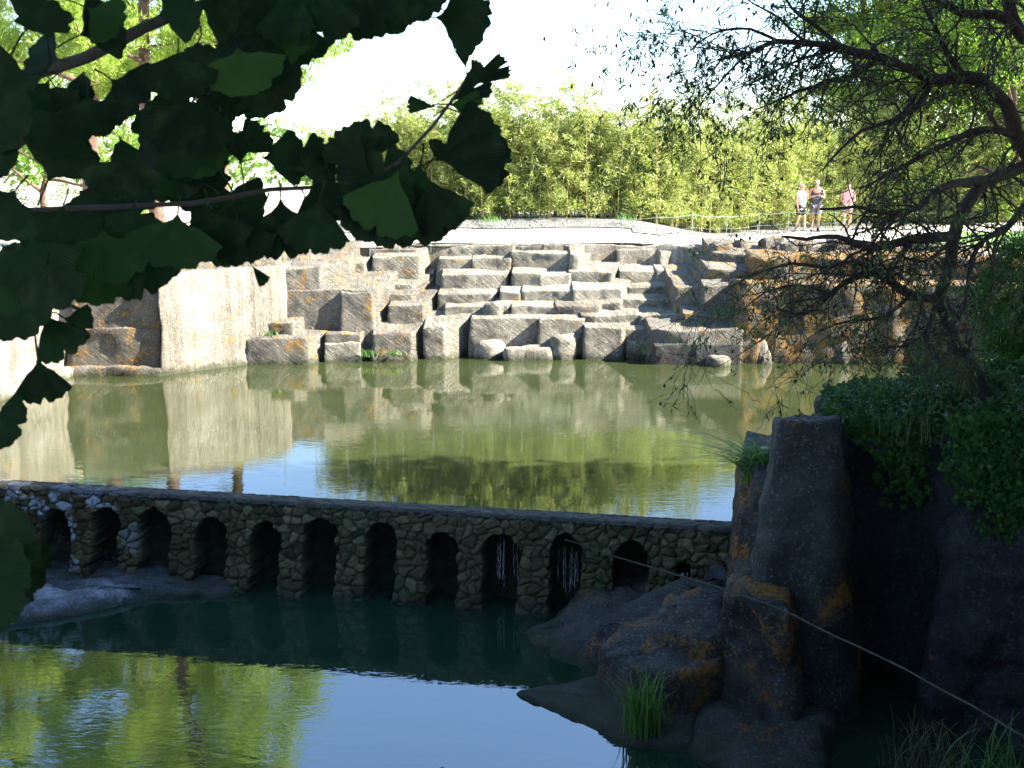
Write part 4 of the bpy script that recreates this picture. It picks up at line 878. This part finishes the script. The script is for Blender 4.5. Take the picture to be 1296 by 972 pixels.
    def twig(p, d, L, rad, lev):
        if 992 < 648 + p.x / p.y * F < 1090 and 4.2 < p.z < 4.9: return
        n = 5; pts = [p]; q = p; rs = [rad]
        for i in range(n):
            d = (d + Vector((r.gauss(0, .22), r.gauss(0, .18), r.gauss(0, .2) - .05))).normalized(); q = q + d * L / n; pts.append(q); rs.append(max(.0028, rad * (1 - .7 * (i + 1) / n)))
        tw.append((pts, rs))
        if lev < 2:
            for k in range(r.randint(3, 5) if lev == 0 else r.randint(2, 4)):
                i = r.randint(1, n); s = Vector((r.gauss(0, 1), r.gauss(0, .8), r.gauss(-.15, .8))).normalized()
                twig(pts[i], (d * .55 + s * .8).normalized(), L * r.uniform(.4, .7), rs[i] * .7, lev + 1)
        if lev >= 1 and r.random() < .33 and not (985 < 648 + pts[-1].x / pts[-1].y * F < 1100 and 4.15 < pts[-1].z < 4.92):
            for k in range(r.randint(3, 7)):
                leafC.append(tuple(pts[-1 - r.randint(0, 2)])); leafD.append((r.gauss(0, .5), r.gauss(0, .5), r.uniform(-1.1, -.1)))
        if lev >= 1 and r.random() < .10: nuts.append(pts[-1])
    for P_, r0, r1 in limbs:
        r0 *= .95 if r0 > .07 else 1.25; r1 *= 1.2 if r1 < .06 else .9; pts = resample(P_, .14); n = len(pts)
        pts = [p + mn.noise_vector(p * 3.1) * .035 for p in pts]; pts[0] = Vector(P_[0])
        rad = [(r0 + (r1 - r0) * i / (n - 1)) * (1 + .18 * mn.noise(pts[i] * 6)) for i in range(n)]
        ch.append((pts, rad))
        for i in range(2, n):
            for _k in range((3 if rad[i] < .07 and r.random() < .5 else 2) if r.random() < (.85 if rad[i] < .07 else .5) else 0):
                d = (pts[i] - pts[i - 1]).normalized(); s = Vector((r.gauss(-.35, .8), r.gauss(-.2, .7), r.gauss(-.05, .8))).normalized()
                twig(pts[i], (d * .6 + s * .8).normalized(), r.uniform(.35, 1.1), min(.016, rad[i] * .5), 0)
    V, Q_ = tubes(ch, 9); world('limbs', V, Q_, None, M['barkd'], root, smooth=True)
    for p in nuts: tw.append(([p, p - Vector((0, 0, .012)), p - Vector((0, 0, .03)), p - Vector((0, 0, .042))], [.004, .015, .015, .003]))
    V, Q_ = tubes(tw, 4); world('twigs', V, Q_, None, M['barkd'], root)
    rng = np.random.default_rng(2); C = np.array(leafC); Dv = np.array(leafD)
    V, Q_ = leaves(C + rng.normal(size=C.shape) * .02, Dv, rng.uniform(.06, .11, len(C)), rng.uniform(.014, .024, len(C)), rng); world('leaves', V, Q_, None, M['almond'], root)
    ns = []
    for p in nuts:
        ns.append(([p, p - Vector((0, 0, .012)), p - Vector((0, 0, .03)), p - Vector((0, 0, .042))], [.004, .015, .015, .003]))
    
almond()

# ---------------------------------------------------------------- ivy and undergrowth on the right bank
IVY_SHAPE = [(0, 0), (-.32, .10), (-.5, .42), (-.24, .50), (0, 1.0), (.24, .50), (.5, .42), (.32, .10)]
def shaped_leaves(C, Nn, Ln, rng, shape=IVY_SHAPE, droop=(0, 0, -1)):
    C = np.asarray(C); Nn = np.asarray(Nn); Nn = Nn / np.linalg.norm(Nn, axis=1, keepdims=True); n = len(C)
    d = np.asarray(droop)[None] + rng.normal(size=(n, 3)) * .6; d -= (d * Nn).sum(1, keepdims=True) * Nn; d /= np.linalg.norm(d, axis=1, keepdims=True) + 1e-9
    s = np.cross(d, Nn); sh = np.array(shape); k = len(sh)
    V = C[:, None] + d[:, None] * (sh[None, :, 1:2] * Ln[:, None, None]) + s[:, None] * (sh[None, :, 0:1] * Ln[:, None, None]) + Nn[:, None] * (np.abs(sh[None, :, 0:1]) * -.25 * Ln[:, None, None])
    idx = np.arange(n * k).reshape(n, k)
    Q_ = np.concatenate([idx[:, [0, 1, 2, 3]], idx[:, [0, 3, 4, 5]], idx[:, [0, 5, 6, 7]]])
    return V.reshape(-1, 3), Q_
rng = np.random.default_rng(9)
C = []; Nn = []
n = 26000; x = rng.uniform(3.15, 9.2, n); y = rng.uniform(11.0, 17.2, n)
edge = np.where(x < 4.8, 13.0 - (x - 3.2) * .35, np.where(x < 6.4, 11.9 - (x - 4.8) * .45, 11.2 - (x - 6.4) * .5))
ok = (y > edge - .15) & (x > .286 * y) & (x > 3.2 + .5 * np.sin(y * 2.5) * .3 + np.clip((y - 15.4) * .8, 0, 3)); x, y = x[ok], y[ok]
z = land(x, y) + .10 + .22 * np.clip(np.sin(x * 3.3 + np.sin(y * 2.2) * 2) * np.sin(y * 2.9 + x), -.5, 1) + rng.uniform(-.05, .10, len(x))
C.append(np.stack([x, y, z], 1)); Nn.append(np.stack([rng.normal(0, .5, len(x)), rng.normal(-.5, .5, len(x)), np.full(len(x), .8)], 1))
# curtains over the edge
for k in range(230):
    x0 = 3.75 + 5.05 * rng.uniform() ** .9; ye = 13.0 - (x0 - 3.2) * .35 if x0 < 4.8 else (11.9 - (x0 - 4.8) * .45 if x0 < 6.4 else 11.2 - (x0 - 6.4) * .5)
    ln = np.clip((x0 - 3.8) * .85, .16, 1.9) * 1.35 * rng.uniform(.35, 1.15) * (1 + .3 * math.sin(x0 * 6)); m = int(20 + ln * 58); tt = rng.uniform(0, 1, m) ** 1.15
    zz = float(land(np.array(x0), np.array(ye))) + .15 - tt * ln; sway = .12 * np.sin(tt * 5 + k)
    C.append(np.stack([x0 + sway + rng.normal(0, .05, m), ye - .16 - .10 * rng.uniform(0, 1, m) + 0 * zz, zz], 1)); Nn.append(np.stack([rng.normal(-.1, .5, m), np.full(m, -1.0), rng.normal(.3, .4, m)], 1))
C = np.concatenate(C); Nn = np.concatenate(Nn); V, Q_ = shaped_leaves(C, Nn, rng.uniform(.04, .085, len(C)), rng)
tag(link('ivy', mesh_np('ivy', V, Q_), M['ivy']), 'dense ivy covering the right bank and hanging over the cliff', 'ivy', kind='stuff')
def tuft(name, label, loc, n, L, bend, mat, seed, wid=.008, lean=(0, 0), group=None, spread=.1):
    r = random.Random(seed); V = []; Q_ = []; b = 0
    for k in range(n):
        az = r.uniform(0, 2 * PI); o = Vector((r.gauss(0, spread), r.gauss(0, spread), 0)); ln = L * r.uniform(.5, 1.1); out = Vector((math.cos(az) + lean[0], math.sin(az) + lean[1], 0)) * bend * r.uniform(.3, 1.2)
        s = Vector((-math.sin(az + r.uniform(-1, 1)), math.cos(az), 0)).normalized(); m = 7
        for i in range(m + 1):
            f = i / m; p = o + out * ln * f ** 1.8 + Vector((0, 0, ln * (f - .55 * bend * f ** 2.4))); w_ = wid * (1 - f) ** .6 + .0012
            V += [tuple(p - s * w_), tuple(p + s * w_)]
            if i: Q_.append((b + 2 * i - 2, b + 2 * i - 1, b + 2 * i + 1, b + 2 * i))
        b = len(V)
    o = link(name, mesh_np(name, V, Q_, smooth=True), M[mat], None, loc); tag(o, label, 'grass', group); return o
tuft('grass_tuft', 'long arching grass tuft on the ledge where the dam meets the cliff', pd(965, 614, 14.0), 300, 1.1, .85, 'grassblade', 1, .008, (-.7, -.1), spread=.09)
tuft('grass_tuft', 'upright green grass tuft at the foot of the squarish boulder', pd(815, 925, 11.35), 150, .85, .42, 'grassblade', 2, .009, (-.1, 0), spread=.10)
tuft('grass_tuft', 'dim thin grass tuft at the bottom right under the cliff', pd(1175, 985, 10.3), 130, .75, .6, 'drygrass', 3, .005, spread=.2)
tuft('grass_tuft', 'dark broad-bladed grass at the bottom right corner', pd(1260, 1000, 10.0), 60, .8, .5, 'grassblade', 4, .009, spread=.25)
tuft('grass_tuft', 'small bright weed on top of the dam, near its middle', pd(462, 672, 15.9), 30, .15, .6, 'grassblade', 5, .012, spread=.04)
tuft('grass_tuft', 'dry seed-headed grass standing out of the ivy', pd(1165, 560, 11.9), 30, .45, .3, 'drygrass', 6, .003, spread=.25)
tuft('grass_tuft', 'thin dry grass beside the tree foot on the ivy bank', pd(1225, 500, 12.6), 50, .5, .3, 'drygrass', 7, .003, spread=.25)
def leafy_shrub(name, label, loc, n, L, seed, mat='shrub', leaf=(.035, .06), per=34, group=None, spread=.1, lean=(0, 0)):
    r = random.Random(seed); rng = np.random.default_rng(seed); root = empty(name, loc, label=label, cat='shrub', group=group); ch = []; C = []; Dv = []
    for k in range(n):
        d = Vector((r.gauss(lean[0], .35), r.gauss(lean[1], .3), 1)).normalized(); p = Vector((r.gauss(0, spread), r.gauss(0, spread), -.05)); pts = [p]; ln = L * r.uniform(.45, 1.1)
        for i in range(6): d = (d + Vector((r.gauss(0, .12), r.gauss(0, .12), -.02))).normalized(); p = p + d * ln / 6; pts.append(p)
        ch.append((pts, [.006 * (1 - .12 * i) for i in range(7)]))
        for m in range(per):
            f = r.uniform(.15, 1) * 6; i = min(5, int(f)); q = pts[i].lerp(pts[i + 1], f - i); C.append(tuple(q)); Dv.append((r.gauss(0, 1) + d.x, r.gauss(0, 1) + d.y, r.gauss(.5, .6)))
    V, Q_ = tubes(ch, 4); link('stems', mesh_np('stems', V, Q_), M['barkd'], root)
    C = np.array(C); V, Q_ = leaves(C, np.array(Dv), rng.uniform(*leaf, len(C)), rng.uniform(leaf[0] * .45, leaf[1] * .45, len(C)), rng); link('leaves', mesh_np('leaves', V, Q_), M[mat], root)
GSH = 'small shrubs poking out of the ivy'
for i, (a, b, D, nn, L, lb) in enumerate(((1045, 545, 12.8, 10, .5, 'low leafy shrub at the left tip of the ivy bank'), (1078, 530, 12.9, 8, .55, 'slim upright sprigs rising from the ivy, next to the bank tip'), (1115, 520, 13.0, 9, .6, 'tall loose sprigs in the ivy, below the middle of the lichened wall'),
                                         (1180, 500, 13.2, 16, .85, 'bushy dark shrub in front of the gnarled tree foot'), (1205, 490, 13.6, 18, .9, 'dense dark shrub touching the gnarled tree trunk'), (1150, 515, 13.0, 12, .6, 'small shrub in the ivy left of the bushy dark one'))):
    leafy_shrub('shrub', lb, pd(a, b, D), nn, L, 200 + i, group=GSH, spread=.14)
# rounded evergreen bush at the right border
def round_bush():
    loc = Vector((px2x(1300, 14.5, 3), 14.5, 2.4)); rng = np.random.default_rng(5); root = empty('evergreen_bush', tuple(loc), label='rounded dense green bush at the right border above the ivy', cat='bush')
    n = 30000; o = rng.normal(size=(n, 3)); o /= np.linalg.norm(o, axis=1, keepdims=True)
    rad = .62 + .13 * np.sin(o[:, 0] * 7 + 2) * np.sin(o[:, 2] * 6 + o[:, 1] * 5) + .05 * rng.normal(size=n); C = o * rad[:, None] * rng.uniform(.82, 1, (n, 1)) * np.array([1.0, 1.0, 1.35]); C[:, 2] += .75
    V, Q_ = leaves(C, o + rng.normal(size=(n, 3)) * .6, rng.uniform(.035, .07, n), rng.uniform(.012, .024, n), rng); link('foliage', mesh_np('foliage', V, Q_), M['shrub'], root)
    V, Q_ = tubes([([Vector((0, 0, -.3)), Vector((.02, 0, .3)), Vector((math.cos(k) * .3, math.sin(k) * .3, .95))], [.05, .04, .01]) for k in range(6)], 6); link('stems', mesh_np('stems', V, Q_), M['barkd'], root)
round_bush()
# weeds at the far waterline and foot of the bamboo
for i, (a, b, D, lb) in enumerate(((500, 449, 28.0, 'green weeds at the far waterline under the left ledges'), (820, 445, 28.2, 'pale reedy weeds in the water beside the shaded corner'), (790, 279, 33.8, 'small weed at the foot of the bamboo, mid screen'), (620, 281, 33.6, 'low weed on the gravel at the left part of the bamboo foot'), (465, 450, 28.0, 'fringe of green weed at the waterline, left of the other weeds'), (340, 424, 27.9, 'green weed growing on the low ledge right of the pier'))):
    tuft('weed', lb, pd(a, b, D), 60, .28, .6, 'grassblade', 20 + i, .008, spread=.16)

# ---------------------------------------------------------------- the ginkgo over the viewer
def ginkgo():
    r = random.Random(4); root = empty('ginkgo_tree', (-2.2, .3, 3.3), label='ginkgo boughs with dark fan-shaped leaves hanging into the top left', cat='tree')
    FV = []; FQ = []; FT = []; fan = []; pet = []; cnt = [0]
    def leaf(bx, by, ang, rad_px, half=62, D=1.15, tilt=None, notch=.25, seed=None, stem=35, curl=None):
        """base (photo), direction it opens towards (deg, 0 = right, 90 = up in the picture), radius in photo pixels, half opening"""
        q = random.Random(seed if seed is not None else r.random()); Dd = D
        o = pd(bx, by, Dd); s = rad_px / F * Dd * .93
        right = Vector((1, 0, 0)); up = Vector((0, ST, CT)); back = Vector((0, -CT, ST))   # the picture's own axes only give the leaf its heading
        a = R(ang); d = right * math.cos(a) + up * math.sin(a); sd_ = right * -math.sin(a) + up * math.cos(a)
        t1 = q.uniform(-.4, .3) if tilt is None else tilt; d2 = (d * math.cos(t1) + back * math.sin(t1)); nrm = sd_.cross(d2)
        t2 = q.uniform(-.3, .3); s2 = sd_ * math.cos(t2) + nrm * math.sin(t2); nrm = s2.cross(d2)
        nr, na = 7, 40; b = len(FV); half = half + 5; cu = q.uniform(-.1, .16) if curl is None else curl; ph = q.uniform(0, 6)
        FV.append(o); fan.append(.5)
        for i in range(1, nr + 1):
            f = i / nr
            for j in range(na + 1):
                u = j / na * 2 - 1; al = R(half) * u * (1.0 if f > .4 else .35 + 1.6 * f)
                edge = 1 + .022 * math.sin(u * 19 + ph) + .010 * math.sin(u * 47 + 2 * ph) - notch * math.exp(-(u / .07) ** 2) - .07 * u * u - .10 * math.exp(-((u - .5) / .05) ** 2) * (q.random() if i == 0 else .6 * (math.sin(ph) > 0))
                rr_ = s * f * (1 + (edge - 1) * f ** 2.5)
                h = cu * s * (f * f * (.35 * math.cos(u * 3.1) - .25)) + .014 * s * f * math.sin(u * 9 + ph)
                FV.append(o + d2 * rr_ * math.cos(al) + s2 * rr_ * math.sin(al) + nrm * h); fan.append(.5 + .5 * u)
        for j in range(na): FT.append((b, b + 1 + j, b + 2 + j))
        for i in range(nr - 1):
            for j in range(na): k = b + 1 + i * (na + 1) + j; FQ.append((k, k + na + 1, k + na + 2, k + 1))
        st = s * stem / rad_px; e = o - d2 * st + Vector((0, 0, -.004)); m = o - d2 * st * .5 + nrm * .1 * s; pet.append(([o, m, e], [.0011, .0009, .0012]))
    # --- outline leaves, right-hand bough
    for a in ((548, 202, 15, 98, 40, 1.20, .1, .05), (585, 200, -12, 66, 40, 1.22, .1, .35), (532, 205, -98, 108, 42, 1.16, .1, .12), (520, 222, -84, 98, 42, 1.15, .1, .1), (490, 232, -103, 88, 42, 1.13, .1, .1), (505, 215, -112, 92, 36, 1.12, .05, .1), (540, 225, -70, 80, 36, 1.14, .1, .15), (466, 205, 82, 56, 46, 1.2, .1, .2), (470, 222, 135, 74, 24, 1.15, .1, .05),
              (452, 215, -150, 40, 40, 1.2, -.6, .1), (412, 205, 115, 36, 34, 1.18, -.7, .1), (572, 128, 28, 60, 24, 1.22, .3, .5), (566, 132, -8, 50, 22, 1.22, .3, .35), (585, 110, 25, 68, 12, 1.25, .1, .2), (553, 135, 178, 40, 14, 1.22, .2, .1), (590, 88, 100, 30, 20, 1.24, .2, .1), (596, 96, 60, 22, 24, 1.24, .2, .1), (548, 200, 55, 26, 45, 1.22, .1, .1),
              # top edge
              (550, 22, -5, 70, 46, 1.18, .1, .12), (560, 12, -30, 66, 40, 1.2, .1, .2), (480, -10, -80, 62, 62, 1.15, .1, .1), (455, -22, -100, 78, 38, 1.15, .1, .1), (515, -30, -80, 66, 46, 1.15, .1, .1), (390, -30, -78, 96, 34, 1.1, .1, .3), (370, -20, -95, 80, 30, 1.1, .1, .1), (425, -40, -75, 72, 40, 1.16, .1, .1), (330, -10, -95, 62, 62, 1.12, .1, .1),
              # middle
              (300, 60, -75, 68, 62, 1.1, .1, .05), (345, 30, -115, 90, 45, 1.13, .1, .05), (250, 55, -95, 70, 60, 1.15, .1, .1), (225, 70, -88, 60, 66, 1.08, .1, .04), (185, 130, -10, 60, 50, 1.12, .1, .1), (262, 120, -110, 85, 50, 1.1, .1, .1), (225, 160, -60, 70, 55, 1.14, .1, .1), (152, 195, -88, 62, 60, 1.05, .1, .1), (110, 120, -80, 62, 62, 1.1, .1, .1), (140, 100, -40, 60, 60, 1.1, .1, .1),
              (60, 230, 60, 78, 50, 1.12, .1, .1), (95, 150, -130, 60, 60, 1.1, .1, .1), (40, 95, 200, 60, 60, 1.0, .1, .1), (60, 50, 100, 50, 50, 1.05, -.2, .1), (30, 40, 60, 60, 50, 1.0, -.2, .1), (75, 75, 170, 60, 50, 1.05, -.4, .1), (100, 45, 30, 60, 50, 1.1, -.4, .1), (110, 10, -30, 50, 50, 1.1, -.2, .1), (200, 20, 20, 60, 60, 1.05, .1, .1), (250, 5, 0, 60, 60, 1.1, .1, .1), (300, 20, 30, 62, 60, 1.12, .1, .1),
              (300, 195, 40, 52, 32, 1.2, .0, .1), (305, 210, 95, 48, 30, 1.2, .0, .1), (275, 215, 130, 36, 36, 1.2, .1, .1), (330, 200, 5, 62, 40, 1.2, -.3, .1), (370, 215, 20, 60, 40, 1.18, -.2, .1), (395, 225, -60, 75, 45, 1.15, .1, .1), (405, 250, -100, 78, 40, 1.12, .1, .1), (385, 260, -80, 66, 40, 1.14, .1, .1), (355, 250, -85, 84, 40, 1.15, .1, .1), (330, 265, -110, 70, 45, 1.18, .1, .1), (300, 280, -75, 62, 50, 1.12, .1, .1),
              (262, 262, -80, 76, 50, 1.12, .1, .1), (255, 285, -10, 66, 40, 1.22, -.3, .1), (225, 270, -95, 78, 55, 1.08, .1, .1), (170, 260, -95, 70, 60, 1.1, .1, .1), (165, 310, -70, 76, 44, 1.12, .1, .15), (190, 305, -95, 66, 50, 1.1, .1, .1), (130, 290, -85, 80, 60, 1.08, .1, .1), (120, 320, -60, 74, 50, 1.12, .1, .1), (80, 260, -100, 78, 60, 1.1, .1, .1), (40, 300, -80, 78, 62, 1.05, .1, .1),
              (20, 240, -120, 70, 62, 1.0, .1, .1), (10, 330, -70, 76, 60, 1.05, .1, .1), (60, 335, -80, 68, 60, 1.0, .1, .1), (20, 370, -85, 68, 62, 1.08, .1, .1), (55, 395, -60, 74, 30, 1.1, .1, .2), (80, 402, -25, 46, 46, 1.1, .1, .2), (48, 452, -78, 66, 34, 1.1, .15, .12), (-12, 530, -12, 52, 60, 1.05, .1, .2), (-20, 190, 0, 50, 60, 1.0, .1, .1), (-10, 140, -40, 60, 60, 1.0, .1, .1), (318, 335, -52, 34, 14, 1.2, .1, .05),
              (435, 225, 10, 60, 60, 1.16, .1, .1), (470, 240, -30, 60, 60, 1.14, .1, .1), (480, 225, 20, 50, 50, 1.2, -.2, .1), (-30, 705, 20, 98, 42, .8, .1, .05), (-50, 730, -12, 106, 40, .78, .1, .05), (-30, 690, -38, 116, 34, .82, .1, .05), (575, 985, 165, 32, 30, 1.2, .3, .1)):
        bx, by, an, rp, hf, D, tl, nt_ = a; leaf(bx, by, an, rp, hf, D, tl, nt_, seed=hash((bx, by)) % 9973, stem=30)
    # --- filling leaves behind the outline
    fill = [(0, 0), (380, 0), (345, 60), (290, 130), (262, 150), (270, 210), (290, 240), (400, 235), (410, 262), (330, 275), (240, 280), (190, 275), (120, 320), (40, 330), (0, 340)]
    gaps = [(48, 195, 55), (150, 30, 36), (150, 115, 32), (170, 92, 30), (40, 250, 34), (270, 25, 22), (215, 248, 22), (125, 190, 20), (20, 10, 40), (130, 60, 26), (345, 235, 18), (320, 150, 30)]
    k = 0
    while k < 118:
        a, b = r.uniform(-20, 420), r.uniform(0, 390)
        if not inpoly(np.array(a), np.array(b), fill) or any(math.hypot(a - g_[0], b - g_[1]) < g_[2] + 40 for g_ in gaps): continue
        leaf(a, b + 20, r.choice((-90, -70, -110, -40, -140, 60, 120)) + r.uniform(-20, 20), r.uniform(40, 64), r.uniform(46, 64), r.uniform(1.2, 1.7), None, .1); k += 1
    V = np.array([tuple(v) for v in FV]); V2, Q2 = tubes(pet, 4); FQ += [tuple(q + len(V)) for q in Q2]; fan += [.5] * len(V2); V = np.concatenate([V, V2])
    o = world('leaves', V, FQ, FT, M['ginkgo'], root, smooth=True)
    at_ = o.data.attributes.new('fan', 'FLOAT', 'POINT'); at_.data.foreach_set('value', np.array(fan, dtype=np.float32))
    for pts, r0, r1 in (([(-1.9, .9, 5.55), tuple(pd(-120, 150, 1.25)), tuple(pd(0, 105, 1.22)), tuple(pd(110, 75, 1.2)), tuple(pd(185, 35, 1.2)), tuple(pd(260, 5, 1.22)), tuple(pd(380, -30, 1.22)), tuple(pd(560, -40, 1.22))], .016, .005),
                        ([(-1.9, .8, 5.0), tuple(pd(-120, 268, 1.25)), tuple(pd(0, 266, 1.2)), tuple(pd(140, 262, 1.2)), tuple(pd(240, 258, 1.2)), tuple(pd(340, 240, 1.2)), tuple(pd(440, 232, 1.2)), tuple(pd(505, 203, 1.2)), tuple(pd(548, 158, 1.21)), tuple(pd(580, 118, 1.22)), tuple(pd(596, 92, 1.22))], .008, .0018),
                        ([(-1.9, .75, 4.8), tuple(pd(-100, 420, 1.2)), tuple(pd(0, 366, 1.15)), tuple(pd(60, 380, 1.15)), tuple(pd(110, 395, 1.12))], .004, .002),
                        ([(-1.9, .7, 4.6), tuple(pd(-160, 640, .85)), tuple(pd(-60, 690, .82))], .005, .003), ([tuple(pd(36, 378, 1.14)), tuple(pd(44, 420, 1.11)), tuple(pd(48, 453, 1.1))], .0012, .001)):
        P_ = resample(pts, .03); n_ = len(P_); P_ = [p + mn.noise_vector(p * 14) * .004 for p in P_]
        V, Q_ = tubes([(P_, [(r0 + (r1 - r0) * i / (n_ - 1)) * (1 + .2 * mn.noise(P_[i] * 60)) for i in range(n_)])], 8); world('bough', V, Q_, None, M['barkg'], root, smooth=True)
    P_ = [Vector((-2.0, .3, 3.1)), Vector((-1.98, .45, 4.0)), Vector((-1.93, .7, 4.7)), Vector((-1.9, .85, 5.6)), Vector((-1.95, .9, 7))]; P_ = resample(P_, .1)
    V, Q_ = tubes([(P_, [.16 - .1 * i / len(P_) for i in range(len(P_))])], 12); world('trunk', V, Q_, None, M['barkg'], root, smooth=True)
ginkgo()
# long thin dry stem sweeping in from the lower right, close to the viewer
P_ = resample([pd(715, 683, 2.6), pd(775, 702, 2.6), pd(850, 725, 2.55), pd(905, 741, 2.5), pd(980, 768, 2.45), pd(1060, 806, 2.4), pd(1150, 850, 2.35), pd(1230, 893, 2.3), pd(1310, 938, 2.25), pd(1450, 1010, 2.2)], .04)
P_ = [p + mn.noise_vector(p * 9) * .005 for p in P_]
V, Q_ = tubes([(P_, [max(.0012, .0024 * min(1, i / 8 + .25) * (1 + .25 * mn.noise(P_[i] * 40))) for i in range(len(P_))])], 7)
loc = P_[-1]; o = link('dry_stem', mesh_np('dry_stem', V - np.array(loc), Q_, smooth=True), M['dryst'], None, loc)
tag(o, 'long thin bare stem slanting across the cliff, close to the viewer', 'stem')
for i in range(4):
    pass
for b_ in BP:
    if not used[BP.index(b_)]:
        for ch_ in list(b_.children): bpy.data.objects.remove(ch_)
        bpy.data.objects.remove(b_)
print('clumps', nbm)
